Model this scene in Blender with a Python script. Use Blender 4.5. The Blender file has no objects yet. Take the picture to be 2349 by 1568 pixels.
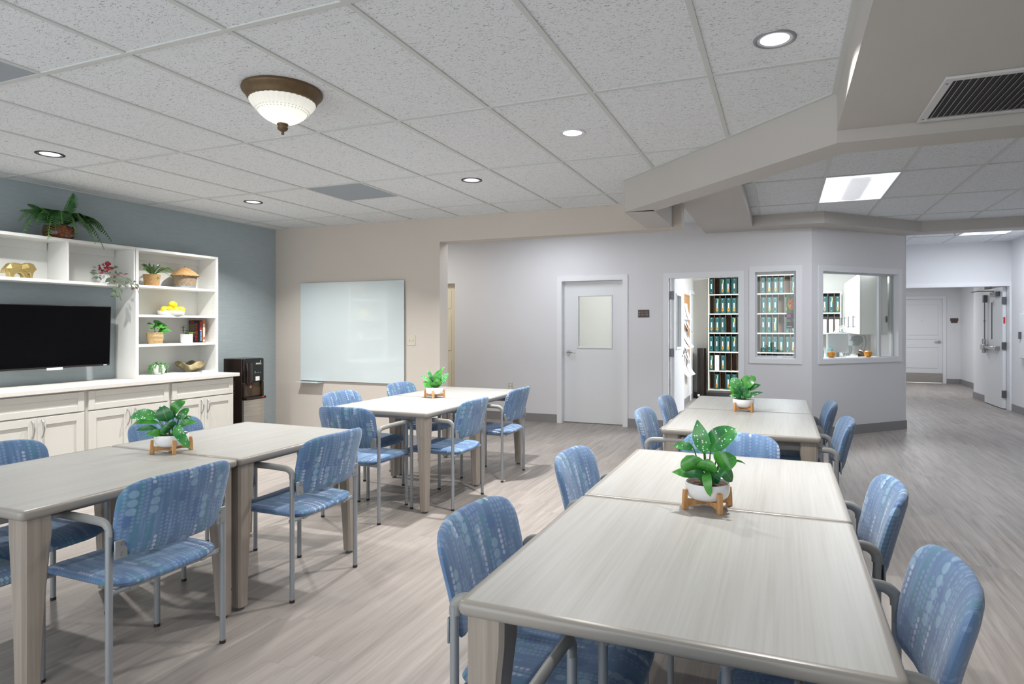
import bpy, math, random
from math import sin, cos, pi, radians as R
from mathutils import Vector, Matrix
random.seed(7)
SC = bpy.context.scene
COL = SC.collection

# ------------------------------------------------------------------ materials
def lin(c):
    f = lambda v: (v/12.92 if v <= .04045 else ((v+.055)/1.055)**2.4)
    return tuple(f(x/255.) for x in c) + (1.,)

class NT:
    """tiny wrapper: builds shader nodes, returns sockets"""
    def __init__(s, mat):
        mat.use_nodes = True
        s.t = mat.node_tree; s.n = s.t.nodes; s.l = s.t.links
        s.bsdf = s.n['Principled BSDF']; s.out = s.n['Material Output']
    def put(s, sock, v):
        if v is None: return
        if hasattr(v, 'is_output'): s.l.new(v, sock)
        else: sock.default_value = v
    def math(s, op, a, b=None, c=None, clamp=False):
        m = s.n.new('ShaderNodeMath'); m.operation = op; m.use_clamp = clamp
        for i, v in enumerate((a, b, c)):
            s.put(m.inputs[i], v)
        return m.outputs[0]
    def obj(s): return s.n.new('ShaderNodeTexCoord').outputs['Object']
    def uv(s): return s.n.new('ShaderNodeTexCoord').outputs['UV']
    def rand(s): return s.n.new('ShaderNodeObjectInfo').outputs['Random']
    def sep(s, v):
        m = s.n.new('ShaderNodeSeparateXYZ'); s.l.new(v, m.inputs[0]); return m.outputs
    def comb(s, x=0., y=0., z=0.):
        m = s.n.new('ShaderNodeCombineXYZ')
        for i, v in enumerate((x, y, z)): s.put(m.inputs[i], v)
        return m.outputs[0]
    def mapping(s, v, loc=(0, 0, 0), rot=(0, 0, 0), scale=(1, 1, 1)):
        m = s.n.new('ShaderNodeMapping'); s.l.new(v, m.inputs[0])
        s.put(m.inputs[1], loc); m.inputs[2].default_value = rot; m.inputs[3].default_value = scale
        return m.outputs[0]
    def noise(s, v, scale=1., detail=2., rough=.5, dist=0.):
        m = s.n.new('ShaderNodeTexNoise'); s.l.new(v, m.inputs['Vector'])
        m.inputs['Scale'].default_value = scale; m.inputs['Detail'].default_value = detail
        m.inputs['Roughness'].default_value = rough; m.inputs['Distortion'].default_value = dist
        return m.outputs['Fac']
    def white(s, v):
        m = s.n.new('ShaderNodeTexWhiteNoise'); m.noise_dimensions = '3D'; s.l.new(v, m.inputs['Vector']); return m.outputs['Value']
    def voro(s, v, scale, rnd=1.):
        m = s.n.new('ShaderNodeTexVoronoi'); s.l.new(v, m.inputs['Vector']); m.inputs['Scale'].default_value = scale
        m.inputs['Randomness'].default_value = rnd
        return m.outputs['Distance'], m.outputs['Color']
    def ramp(s, f, stops):
        m = s.n.new('ShaderNodeValToRGB'); s.l.new(f, m.inputs[0]); e = m.color_ramp.elements
        while len(e) < len(stops): e.new(.5)
        for el, (p, c) in zip(e, stops):
            el.position = p; el.color = c if len(c) == 4 else tuple(c)+(1,)
        return m.outputs[0]
    def mix(s, f, a, b, blend='MIX'):
        m = s.n.new('ShaderNodeMix'); m.data_type = 'RGBA'; m.blend_type = blend
        s.put(m.inputs[0], f); s.put(m.inputs[6], a); s.put(m.inputs[7], b); return m.outputs[2]
    def step(s, v, lo, hi):
        m = s.n.new('ShaderNodeMapRange'); s.l.new(v, m.inputs[0]); m.interpolation_type = 'SMOOTHSTEP'
        m.inputs[1].default_value = lo; m.inputs[2].default_value = hi
        return m.outputs[0]
    def bump(s, h, strength=.2, dist=.01):
        m = s.n.new('ShaderNodeBump'); s.l.new(h, m.inputs['Height'])
        m.inputs['Strength'].default_value = strength; m.inputs['Distance'].default_value = dist
        s.l.new(m.outputs[0], s.bsdf.inputs['Normal'])
    def color(s, c): s.put(s.bsdf.inputs['Base Color'], c)

MATS = {}
def mat(name, c=None, rough=.5, metal=0., emit=None, es=0., spec=None, coat=0., noise=None):
    """plain procedural material; noise=(scale, amount) varies the colour a little"""
    if name in MATS: return MATS[name]
    m = bpy.data.materials.new(name); k = NT(m)
    b = k.bsdf.inputs
    b['Roughness'].default_value = rough; b['Metallic'].default_value = metal
    if spec is not None: b['Specular IOR Level'].default_value = spec
    if coat: b['Coat Weight'].default_value = coat; b['Coat Roughness'].default_value = .1
    if c:
        cl = lin(c)
        if noise:
            f = k.noise(k.obj(), noise[0], 3.)
            d = noise[1]
            k.color(k.ramp(f, [(.3, tuple(x*(1-d) for x in cl[:3])), (.7, tuple(min(1, x*(1+d)) for x in cl[:3]))]))
        else: b['Base Color'].default_value = cl
    if emit: b['Emission Color'].default_value = lin(emit); b['Emission Strength'].default_value = es
    MATS[name] = m; return m

def nm(name, rough=.5, metal=0.):
    m = bpy.data.materials.new(name); k = NT(m); k.bsdf.inputs['Roughness'].default_value = rough
    k.bsdf.inputs['Metallic'].default_value = metal; MATS[name] = m; return m, k

def build_materials():
    # --- floor: vinyl planks running away from the camera
    m, k = nm('floor_planks', .42); k.bsdf.inputs['Specular IOR Level'].default_value = .3
    x, y, z = k.sep(k.obj())
    px = k.math('DIVIDE', x, .152); ix = k.math('FLOOR', px)
    off = k.math('MULTIPLY', k.white(k.comb(ix, 3., 1.)), 1.22)
    py = k.math('DIVIDE', k.math('ADD', y, off), 1.22); iy = k.math('FLOOR', py)
    r = k.white(k.comb(ix, iy, 5.)); r2 = k.white(k.comb(ix, iy, 9.))
    gv = k.comb(k.math('ADD', k.math('MULTIPLY', x, 30.), k.math('MULTIPLY', r, 40.)), k.math('ADD', k.math('MULTIPLY', y, 1.7), k.math('MULTIPLY', r2, 30.)), 0.)
    g = k.noise(gv, 1., 5., .62, .7)
    gv2 = k.comb(k.math('ADD', k.math('MULTIPLY', x, 9.), k.math('MULTIPLY', r2, 40.)), k.math('MULTIPLY', y, .9), 0.)
    g2 = k.noise(gv2, 1., 3., .5, 1.2)
    gg = k.math('ADD', k.math('MULTIPLY', g, .6), k.math('MULTIPLY', g2, .4))
    c = k.ramp(gg, [(.25, lin((126, 118, 114))), (.45, lin((149, 142, 137))), (.58, lin((160, 153, 148))), (.78, lin((173, 167, 161)))])
    tone = k.ramp(r, [(0., (.87, .865, .86)), (.5, (.94, .935, .93)), (1., (1., .99, .975))])
    c = k.mix(1., c, tone, 'MULTIPLY')
    ex = k.math('ABSOLUTE', k.math('SUBTRACT', k.math('FRACT', px), .5)); ey = k.math('ABSOLUTE', k.math('SUBTRACT', k.math('FRACT', py), .5))
    gap = k.math('MAXIMUM', k.step(ex, .488, .5), k.step(ey, .4984, .5))
    c = k.mix(k.math('MULTIPLY', gap, .35), c, lin((105, 96, 90)))
    k.color(c); k.put(k.bsdf.inputs['Roughness'], k.ramp(g, [(.3, (.5,)*3), (.7, (.36,)*3)]))
    # --- table laminate
    m, k = nm('laminate', .38)
    o = k.obj(); rd = k.math('MULTIPLY', k.rand(), 50.)
    sx, sy, sz = k.sep(o)
    v1 = k.comb(k.math('ADD', k.math('MULTIPLY', sx, 95.), rd), k.math('MULTIPLY', sy, 1.6), k.math('MULTIPLY', sz, 20.))
    v2 = k.comb(k.math('ADD', k.math('MULTIPLY', sx, 16.), rd), k.math('MULTIPLY', sy, .9), 0.)
    f = k.math('ADD', k.math('MULTIPLY', k.noise(v1, 1., 4., .65), .62), k.math('MULTIPLY', k.noise(v2, 1., 3., .5, .4), .38))
    k.color(k.ramp(f, [(.25, lin((154, 152, 148))), (.45, lin((168, 167, 163))), (.6, lin((175, 175, 172))), (.78, lin((184, 184, 182)))]))
    # --- leg laminate (grain upright)
    m, k = nm('leg_laminate', .35)
    sx, sy, sz = k.sep(k.obj())
    v1 = k.comb(k.math('MULTIPLY', sx, 80.), k.math('MULTIPLY', sy, 80.), k.math('MULTIPLY', sz, 2.))
    k.color(k.ramp(k.noise(v1, 1., 4., .6), [(.3, lin((138, 129, 120))), (.7, lin((160, 151, 141)))]))
    # --- acoustic ceiling tile
    m, k = nm('ceiling_tile', .9)
    o = k.obj()
    f1 = k.noise(k.mapping(o, scale=(50, 135, 1)), 1., 2., .5, 1.6)
    f2 = k.noise(k.mapping(o, rot=(0, 0, .9), scale=(70, 150, 1)), 1., 1., .5, 1.)
    f3 = k.noise(o, 300., 1., .5)
    a = k.math('MAXIMUM', k.step(f1, .62, .67), k.math('MULTIPLY', k.step(f2, .65, .71), .85))
    a = k.math('MAXIMUM', a, k.math('MULTIPLY', k.step(f3, .64, .75), .30))
    k.color(k.mix(k.math('MULTIPLY', a, .8), lin((224, 227, 230)), lin((116, 117, 118))))
    # --- painted walls
    for nme, c, d in (('paint_beige', (202, 194, 185), .02), ('paint_grey', (224, 224, 227), .01), ('paint_soffit', (192, 188, 183), .015), ('paint_white', (226, 227, 229), .01), ('paint_room', (222, 221, 216), .01)):
        m, k = nm(nme, .75)
        f = k.noise(k.obj(), 1.3, 3.); cl = lin(c)
        k.color(k.ramp(f, [(.3, tuple(q*(1-d) for q in cl[:3])), (.7, tuple(min(1, q*(1+d)) for q in cl[:3]))]))
        k.bump(k.noise(k.obj(), 260., 2.), .05, .002)
    # --- blue woven wall covering
    m, k = nm('wallcover_blue', .8)
    o = k.obj()
    f1 = k.noise(k.mapping(o, scale=(1, 14, 420)), 1., 3., .6); f2 = k.noise(k.mapping(o, scale=(1, 5, 60)), 1., 3., .6)
    f = k.math('ADD', k.math('MULTIPLY', f1, .6), k.math('MULTIPLY', f2, .4))
    k.color(k.ramp(f, [(.3, lin((154, 166, 171))), (.7, lin((174, 185, 189)))]))
    # --- chair fabric: columns of dots
    def dots(k, a, b, cw, ch, rad, thr, seed, runlen, soft=.0012):
        pa = k.math('DIVIDE', a, cw); ia = k.math('FLOOR', pa); fa = k.math('MULTIPLY', k.math('SUBTRACT', k.math('FRACT', pa), .5), cw)
        rn = k.white(k.comb(ia, seed, 2.))
        pb = k.math('ADD', k.math('DIVIDE', b, ch), k.math('MULTIPLY', rn, 17.)); ib = k.math('FLOOR', k.math('DIVIDE', pb, runlen))
        fb = k.math('MULTIPLY', k.math('SUBTRACT', k.math('FRACT', pb), .5), ch)
        run = k.math('GREATER_THAN', k.white(k.comb(ia, ib, seed)), thr)
        d = k.math('SQRT', k.math('ADD', k.math('MULTIPLY', fa, fa), k.math('MULTIPLY', fb, fb)))
        return k.math('MULTIPLY', k.math('SUBTRACT', 1., k.step(d, rad-soft, rad+soft)), run)
    for nme, ax in (('fabric_back', 2), ('fabric_seat', 1)):
        m, k = nm(nme, .85)
        o = k.sep(k.obj()); rd = k.math('MULTIPLY', k.math('FLOOR', k.math('MULTIPLY', k.rand(), 9.)), .37)
        a = k.math('ADD', o[0], rd); b = k.math('ADD', o[ax], rd)
        st = k.noise(k.comb(k.math('MULTIPLY', a, 55.), k.math('MULTIPLY', b, 5.), 0.), 1., 3., .6)
        c = k.ramp(st, [(.3, lin((82, 112, 150))), (.55, lin((96, 128, 166))), (.75, lin((118, 147, 182)))])
        c = k.mix(k.math('MULTIPLY', dots(k, a, b, .062, .05, .023, .80, 3., 1.), .7), c, lin((76, 106, 156)))
        c = k.mix(k.math('MULTIPLY', dots(k, a, b, .047, .033, .0155, .68, 11., 4.), .5), c, lin((70, 132, 146)))
        c = k.mix(k.math('MULTIPLY', dots(k, k.math('ADD', a, .02), b, .071, .033, .015, .72, 17., 3.), .5), c, lin((150, 186, 208)))
        c = k.mix(k.math('MULTIPLY', dots(k, a, b, .0165, .015, .0058, .45, 23., 6.), .30), c, lin((154, 176, 208)))
        c = k.mix(k.math('MULTIPLY', dots(k, k.math('ADD', a, .009), b, .034, .0165, .0066, .88, 31., 5.), .55), c, lin((208, 214, 228)))
        w = k.math('SINE', k.math('MULTIPLY', b, 2*pi/.0032))
        c = k.mix(k.math('MULTIPLY', k.math('ADD', w, 1.), .06), c, lin((50, 70, 115)))
        k.color(c); k.put(k.bsdf.inputs['Sheen Weight'], .25)
        k.bump(w, .25, .0006)
    # --- leaves (UV: x along the leaf, y across -1..1)
    for nme, g1, g2, spots in (('leaf_green', (30, 112, 40), (84, 170, 58), 0.), ('leaf_spotted', (30, 116, 58), (84, 172, 84), 1.), ('leaf_dark', (14, 78, 44), (44, 124, 62), 0.), ('leaf_fern', (34, 84, 38), (76, 130, 66), 0.)):
        m, k = nm(nme, .32)
        u, v, _ = k.sep(k.uv()); f = k.noise(k.obj(), 18., 2.)
        c = k.ramp(f, [(.3, lin(g1)), (.7, lin(g2))])
        av = k.math('ABSOLUTE', v)
        vein = k.math('SINE', k.math('MULTIPLY', k.math('ADD', u, k.math('MULTIPLY', av, -.35)), 44.))
        c = k.mix(k.math('MULTIPLY', k.step(vein, .93, 1.), .35), c, lin((20, 60, 30)))
        c = k.mix(k.math('SUBTRACT', 1., k.step(av, .03, .08)), c, lin((90, 140, 60)))
        if spots:
            d, cc = k.voro(k.obj(), 95.)
            sp = k.math('MULTIPLY', k.math('SUBTRACT', 1., k.step(d, .22, .32)), k.math('GREATER_THAN', k.sep(cc)[0], .45))
            c = k.mix(sp, c, lin((225, 240, 228)))
        k.color(c); k.put(k.bsdf.inputs['Coat Weight'], .3)
    m, k = nm('leaf_striped', .65)     # peperomia: striped upper face
    u, v, _ = k.sep(k.uv())
    st = k.math('SINE', k.math('MULTIPLY', v, 11.))
    k.color(k.mix(k.step(st, .2, .7), lin((36, 50, 38)), lin((112, 138, 104))))
    mat('leaf_red', (118, 18, 34), .45, noise=(20, .25))
    mat('leaf_lime', (176, 196, 84), .45, noise=(40, .2)); mat('leaf_sage', (92, 138, 84), .5, noise=(40, .25)); mat('leaf_olive', (70, 92, 52), .5, noise=(40, .25))
    # --- basket weaves
    for nme, c1, c2, s in (('wicker_tan', (150, 112, 68), (206, 168, 116), 220.), ('wicker_grey', (112, 96, 80), (178, 158, 130), 170.), ('rope_straw', (176, 142, 96), (222, 192, 146), 160.)):
        m, k = nm(nme, .8)
        x, y, z = k.sep(k.obj()); an = k.math('ARCTAN2', y, x)
        w = k.math('SINE', k.math('MULTIPLY', z, s*3.))
        if nme != 'rope_straw': w = k.math('MULTIPLY', k.math('ABSOLUTE', w), k.math('SINE', k.math('ADD', k.math('MULTIPLY', an, 18.), k.math('MULTIPLY', k.math('FLOOR', k.math('MULTIPLY', z, s*3./pi)), pi))))
        f = k.math('ADD', k.math('MULTIPLY', w, .35), k.noise(k.obj(), 60., 3.))
        k.color(k.ramp(f, [(.2, lin(c1)), (.75, lin(c2))])); k.bump(w, .6, .003)
    # --- wood of the planter stands
    m, k = nm('stand_wood', .5)
    x, y, z = k.sep(k.obj())
    k.color(k.ramp(k.noise(k.comb(k.math('MULTIPLY', x, 70.), k.math('MULTIPLY', y, 70.), k.math('MULTIPLY', z, 9.)), 1., 3.), [(.3, lin((184, 132, 80))), (.7, lin((214, 166, 112)))]))
    # --- brushed steel
    m, k = nm('steel_brushed', .34, .9)
    x, y, z = k.sep(k.obj())
    k.color(k.ramp(k.noise(k.comb(k.math('MULTIPLY', x, 4.), k.math('MULTIPLY', y, 4.), k.math('MULTIPLY', z, 300.)), 1., 2.), [(.3, lin((176, 172, 166))), (.7, lin((206, 202, 196)))]))
    # --- window glass: clear with a Fresnel reflection
    m, k = nm('clear_glass')
    k.n.remove(k.bsdf)
    tr = k.n.new('ShaderNodeBsdfTransparent'); tr.inputs[0].default_value = (.95, .97, .96, 1)
    gl = k.n.new('ShaderNodeBsdfGlossy'); gl.inputs['Roughness'].default_value = .01
    lw = k.n.new('ShaderNodeLayerWeight'); lw.inputs[0].default_value = .5
    fr = k.math('MULTIPLY_ADD', k.math('POWER', lw.outputs['Facing'], 5.), .96, .04)
    mx = k.n.new('ShaderNodeMixShader'); k.l.new(fr, mx.inputs[0]); k.l.new(tr.outputs[0], mx.inputs[1]); k.l.new(gl.outputs[0], mx.inputs[2])
    k.l.new(mx.outputs[0], k.out.inputs[0])
    # --- frosted glass bowl of the dome lamp, lit by the bulb inside
    m, k = nm('lamp_glass')
    k.n.remove(k.bsdf)
    tl = k.n.new('ShaderNodeBsdfTranslucent'); tl.inputs[0].default_value = (.9, .9, .87, 1)
    df = k.n.new('ShaderNodeBsdfPrincipled'); df.inputs['Base Color'].default_value = (.8, .8, .78, 1); df.inputs['Roughness'].default_value = .25
    em = k.n.new('ShaderNodeEmission'); em.inputs[0].default_value = lin((255, 252, 240)); em.inputs[1].default_value = .06
    mx = k.n.new('ShaderNodeMixShader'); mx.inputs[0].default_value = .35; k.l.new(tl.outputs[0], mx.inputs[1]); k.l.new(df.outputs[0], mx.inputs[2])
    ad = k.n.new('ShaderNodeAddShader'); k.l.new(mx.outputs[0], ad.inputs[0]); k.l.new(em.outputs[0], ad.inputs[1]); k.l.new(ad.outputs[0], k.out.inputs[0])
    # --- hibiscus print
    m, k = nm('flower_print', .3)
    k.color(k.ramp(k.noise(k.obj(), 30., 4.), [(.3, lin((30, 70, 40))), (.6, lin((70, 140, 70)))]))
    # --- amber carved bowl of the fern
    m, k = nm('amber_carved', .25)
    f = k.noise(k.obj(), 70., 4., .7, 1.5)
    k.color(k.ramp(f, [(.4, lin((40, 16, 8))), (.55, lin((110, 52, 14))), (.7, lin((190, 112, 30)))])); k.put(k.bsdf.inputs['Coat Weight'], .4)
    m, k = nm('bronze_bowl', .35, .85)
    k.color(k.ramp(k.noise(k.obj(), 9., 3.), [(.3, lin((120, 100, 70))), (.7, lin((206, 196, 156)))]))
    m, k = nm('soil', .95)
    k.color(k.ramp(k.noise(k.obj(), 90., 3.), [(.3, lin((30, 20, 15))), (.7, lin((82, 60, 46)))])); k.bump(k.noise(k.obj(), 120., 3.), .8, .006)
    m, k = nm('cork', .9)
    k.color(k.ramp(k.noise(k.obj(), 60., 3.), [(.3, lin((160, 118, 74))), (.7, lin((196, 154, 104)))]))
    m, k = nm('lemon', .4)
    k.color(lin((240, 208, 40))); k.bump(k.noise(k.obj(), 160., 2.), .3, .002)
    m, k = nm('gold_brushed', .32, .85)
    k.color(lin((206, 182, 120)))
    mat('cabinet_paint', (208, 206, 199), .4); mat('counter_top', (218, 214, 208), .35, noise=(40, .03)); mat('shelf_paint', (222, 223, 220), .45)
    mat('door_paint', (228, 230, 232), .4); mat('trim_paint', (232, 233, 236), .4); mat('baseboard_grey', (140, 138, 139), .5)
    mat('tbar', (200, 203, 201), .5); mat('edge_band', (150, 145, 138), .3); mat('chair_metal', (150, 155, 160), .38, .35); mat('arm_grey', (142, 143, 141), .45)
    mat('black_plastic', (14, 13, 13), .3); mat('dark_brown_plastic', (34, 24, 20), .22); mat('brown_recess', (74, 58, 40), .45); mat('foot_brown', (46, 30, 28), .5)
    mat('nickel', (176, 176, 174), .28, .9); mat('dark_steel', (110, 112, 116), .4, .8); mat('screen_black', (4, 4, 5), .22, spec=.12); mat('bezel', (30, 28, 28), .35)
    mat('bronze_pan', (104, 84, 60), .5, .4, noise=(30, .15)); mat('white_ceramic', (232, 232, 233), .3, noise=(6, .01)); mat('board_glass', (206, 217, 219), .05, coat=.6); mat('plate_almond', (204, 198, 184), .4)
    mat('binder_green', (28, 84, 82), .45, noise=(25, .08)); mat('label_white', (236, 238, 238), .5); mat('tag_orange', (236, 166, 60), .5); mat('flag_yellow', (214, 222, 120), .5); mat('binder_black', (38, 36, 38), .5)
    mat('cubby_wood', (120, 98, 82), .6, noise=(12, .1)); mat('cubby_edge', (222, 220, 206), .5); mat('sign_brown', (84, 68, 64), .45); mat('sign_text', (176, 166, 156), .5)
    mat('vent_grey', (150, 158, 166), .55, noise=(90, .04)); mat('vent_white', (206, 206, 206), .45); mat('vent_dark', (60, 60, 62), .7)
    mat('paper_white', (240, 241, 244), .7); mat('pumpkin', (206, 138, 44), .35); mat('stem_tan', (206, 170, 120), .6); mat('box_cardboard', (206, 170, 118), .8, noise=(20, .06)); mat('bottle_blue', (170, 206, 214), .35)
    mat('red_sticker', (206, 44, 48), .4); mat('can_lens', (245, 247, 255), .5, emit=(242, 246, 255), es=1.0); mat('lamp_panel', (248, 250, 255), .5, emit=(244, 248, 255), es=2.2); mat('can_cone', (225, 228, 234), .22, .6); mat('trim_ring', (150, 150, 154), .4, .5); mat('trim_dark', (58, 56, 56), .4, .5); mat('trim_white', (205, 208, 210), .4)
    mat('troffer_white', (240, 242, 246), .35, emit=(240, 244, 255), es=.75); mat('troffer_basket', (248, 249, 255), .4, emit=(244, 247, 255), es=.42)
    mat('book_black', (26, 24, 24), .4); mat('book_red', (178, 40, 44), .4); mat('book_blue', (112, 152, 214), .4); mat('book_tan', (168, 104, 70), .5, noise=(60, .35)); mat('book_olive', (88, 84, 68), .5); mat('page_cream', (226, 214, 188), .8)
    mat('petal_orange', (222, 112, 62), .4, noise=(40, .3)); mat('petal_yellow', (230, 190, 70), .4); mat('print_dark', (36, 34, 38), .35); mat('print_pink', (190, 70, 150), .4); mat('galvanized', (168, 178, 184), .35, .6)
    mat('led_green', (120, 200, 60), .4, emit=(130, 220, 60), es=1.); mat('led_red', (230, 60, 60), .4, emit=(240, 50, 50), es=1.); mat('fan_grey', (168, 172, 172), .4); mat('slate_blue', (86, 96, 128), .5); mat('pink', (226, 128, 134), .5)
    mat('door_cream', (236, 228, 206), .45); mat('stem_green', (70, 110, 52), .5); mat('stem_brown', (130, 84, 66), .6); mat('pin_hole', (150, 148, 142), .7); mat('folder_lilac', (150, 130, 160), .5)
build_materials()
def M(n): return MATS[n]

# ------------------------------------------------------------------ mesh builder
class MB:
    def __init__(s): s.v = []; s.f = []; s.mi = []; s.uv = {}
    def add(s, vs, fs, mi=0, uvs=None):
        o = len(s.v); s.v += [tuple(p) for p in vs]
        for f in fs: s.f.append(tuple(i+o for i in f)); s.mi.append(mi)
        if uvs:
            for i, q in enumerate(uvs): s.uv[o+i] = q
        return s
    def box(s, x0, x1, y0, y1, z0, z1, mi=0):
        if x0 > x1: x0, x1 = x1, x0
        if y0 > y1: y0, y1 = y1, y0
        if z0 > z1: z0, z1 = z1, z0
        return s.add([(x0,y0,z0),(x1,y0,z0),(x1,y1,z0),(x0,y1,z0),(x0,y0,z1),(x1,y0,z1),(x1,y1,z1),(x0,y1,z1)],
                     [(3,2,1,0),(4,5,6,7),(0,1,5,4),(1,2,6,5),(2,3,7,6),(3,0,4,7)], mi)
    def prism(s, poly, z0, z1, mi=0):
        a = sum(poly[i][0]*poly[(i+1) % len(poly)][1]-poly[(i+1) % len(poly)][0]*poly[i][1] for i in range(len(poly)))
        if a < 0: poly = poly[::-1]
        n = len(poly)
        return s.add([(p[0], p[1], z0) for p in poly]+[(p[0], p[1], z1) for p in poly],
                     [tuple(range(n-1, -1, -1)), tuple(range(n, 2*n))]+[(i, (i+1) % n, n+(i+1) % n, n+i) for i in range(n)], mi)
    def loft(s, rings, mi=0, cap=True, closed=True):
        n = len(rings[0]); vs = [p for r in rings for p in r]; fs = []
        for j in range(len(rings)-1):
            for i in range(n if closed else n-1):
                k = (i+1) % n; fs.append((j*n+i, j*n+k, (j+1)*n+k, (j+1)*n+i))
        if cap: fs += [tuple(range(n-1, -1, -1)), tuple(range((len(rings)-1)*n, len(rings)*n))]
        return s.add(vs, fs, mi)
    def tube(s, pts, r, n=10, mi=0, sc=(1, 1), up=(0, 0, 1), taper=None):
        pts = [Vector(p) for p in pts]; rings = []; m = len(pts); prev = None
        for i, p in enumerate(pts):
            d = (pts[min(i+1, m-1)]-pts[max(i-1, 0)]).normalized()
            u = Vector(up)
            if prev is None:
                if abs(d.dot(u)) > .95: u = Vector((1, 0, 0)) if abs(d.x) < .9 else Vector((0, 1, 0))
                a = d.cross(u).normalized()
            else:
                a = (prev-d*prev.dot(d)).normalized()
            prev = a; b = a.cross(d)
            rr = r if taper is None else r*(1+(taper-1)*i/max(1, m-1))
            rings.append([tuple(p+a*(cos(2*pi*q/n)*rr*sc[0])+b*(sin(2*pi*q/n)*rr*sc[1])) for q in range(n)])
        return s.loft(rings, mi)
    def lathe(s, prof, n=32, c=(0, 0, 0), mi=0, wave=None, cap=False):
        rings = []
        for (r, z) in prof:
            rg = []
            for q in range(n):
                a = 2*pi*q/n; rr, zz = (r, z) if wave is None else wave(r, z, a)
                rg.append((c[0]+rr*cos(a), c[1]+rr*sin(a), c[2]+zz))
            rings.append(rg)
        return s.loft(rings, mi, cap)
    def cyl(s, c, r, h, n=20, mi=0, axis='z'):
        rg = []
        for t in (0, h):
            ring = []
            for q in range(n):
                a = 2*pi*q/n; x, y = r*cos(a), r*sin(a)
                ring.append({'z': (c[0]+x, c[1]+y, c[2]+t), 'y': (c[0]+x, c[1]+t, c[2]-y), 'x': (c[0]+t, c[1]+x, c[2]+y)}[axis])
            rg.append(ring)
        return s.loft(rg, mi)
    def ell(s, c, rx, ry, rz, n=14, m=9, mi=0, tip=0.):
        rings = []
        for j in range(m):
            t = -pi/2+pi*(j+.02)/(m-.96)
            rings.append([(c[0]+rx*cos(t)*cos(2*pi*q/n), c[1]+ry*cos(t)*sin(2*pi*q/n), c[2]+rz*(sin(t)+tip*sin(t)**9)) for q in range(n)])
        return s.loft(rings, mi)
    def build(s, name, mats, parent=None, smooth=False, bevel=0., seg=2, ang=35, loc=None):
        me = bpy.data.meshes.new(name); me.from_pydata(s.v, [], s.f)
        if not isinstance(mats, (list, tuple)): mats = [mats]
        for m in mats: me.materials.append(M(m) if isinstance(m, str) else m)
        if any(s.mi): me.polygons.foreach_set('material_index', s.mi)
        if s.uv:
            uvl = me.uv_layers.new(name='UVMap')
            for lp in me.loops: uvl.data[lp.index].uv = s.uv.get(lp.vertex_index, (0, 0))
        me.validate(); me.update()
        if smooth: me.shade_smooth(); me.set_sharp_from_angle(angle=R(ang))
        o = bpy.data.objects.new(name, me); COL.objects.link(o)
        if parent: o.parent = parent
        if loc: o.location = loc
        if bevel:
            b = o.modifiers.new('edge', 'BEVEL'); b.width = bevel; b.segments = seg; b.limit_method = 'ANGLE'; b.angle_limit = R(40); b.harden_normals = False
            if not smooth: me.shade_smooth(); me.set_sharp_from_angle(angle=R(30))
        return o

def thing(name, label, cat, loc=(0, 0, 0), rz=0., group=None, kind=None):
    o = bpy.data.objects.new(name, None); COL.objects.link(o); o.empty_display_size = .1
    o.location = loc; o.rotation_euler = (0, 0, rz); tag(o, label, cat, group, kind); return o
def tag(o, label, cat, group=None, kind=None):
    o['label'] = label; o['category'] = cat
    if group: o['group'] = group
    if kind: o['kind'] = kind
    return o
def struct(o, label, cat): return tag(o, label, cat, None, 'structure')
def copy_tree(o, parent=None):
    c = o.copy(); COL.objects.link(c)
    if parent: c.parent = parent
    for ch in list(o.children): copy_tree(ch, c)
    return c
def place(o, label, loc, rz=0., group=None):
    o['label'] = label; o.location = loc; o.rotation_euler = (0, 0, rz)
    if group: o['group'] = group
    return o
def text(s, size, name, m, parent, loc, rot, depth=.0006, align='CENTER'):
    cu = bpy.data.curves.new(name, 'FONT'); cu.body = s; cu.size = size; cu.align_x = align; cu.align_y = 'CENTER'; cu.extrude = depth
    t = bpy.data.objects.new(name, cu); COL.objects.link(t)
    dg = bpy.context.evaluated_depsgraph_get(); dg.update()
    me = bpy.data.meshes.new_from_object(t.evaluated_get(dg)); bpy.data.objects.remove(t)
    me.materials.clear(); me.materials.append(M(m)); me.name = name
    o = bpy.data.objects.new(name, me); COL.objects.link(o); o.parent = parent; o.location = loc; o.rotation_euler = rot
    return o
FACE_CAM = (pi/2, 0, 0)      # text on a wall that faces -y
FACE_X = (pi/2, 0, pi/2)     # text on a face that looks towards +x

def wall_holes(mb, L, t, z0, z1, holes, mi=0):
    """wall along local x (0..L), depth 0..t in y, with rectangular holes (x0,x1,z0,z1)"""
    xs = sorted({0, L, *[h[0] for h in holes], *[h[1] for h in holes]})
    for a, b in zip(xs, xs[1:]):
        cut = sorted([(h[2], h[3]) for h in holes if h[0] <= a+1e-6 and h[1] >= b-1e-6]); z = z0
        for (c, d) in cut:
            if c > z+1e-6: mb.box(a, b, 0, t, z, c, mi)
            z = max(z, d)
        if z1 > z+1e-6: mb.box(a, b, 0, t, z, z1, mi)
    return mb

# ------------------------------------------------------------------ constants of the place
ZC = 2.6155; ZU = 2.72; ZS = 2.345; ZW = 2.585
UB = -6.03; VB = 6.08; VR = 8.26

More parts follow.
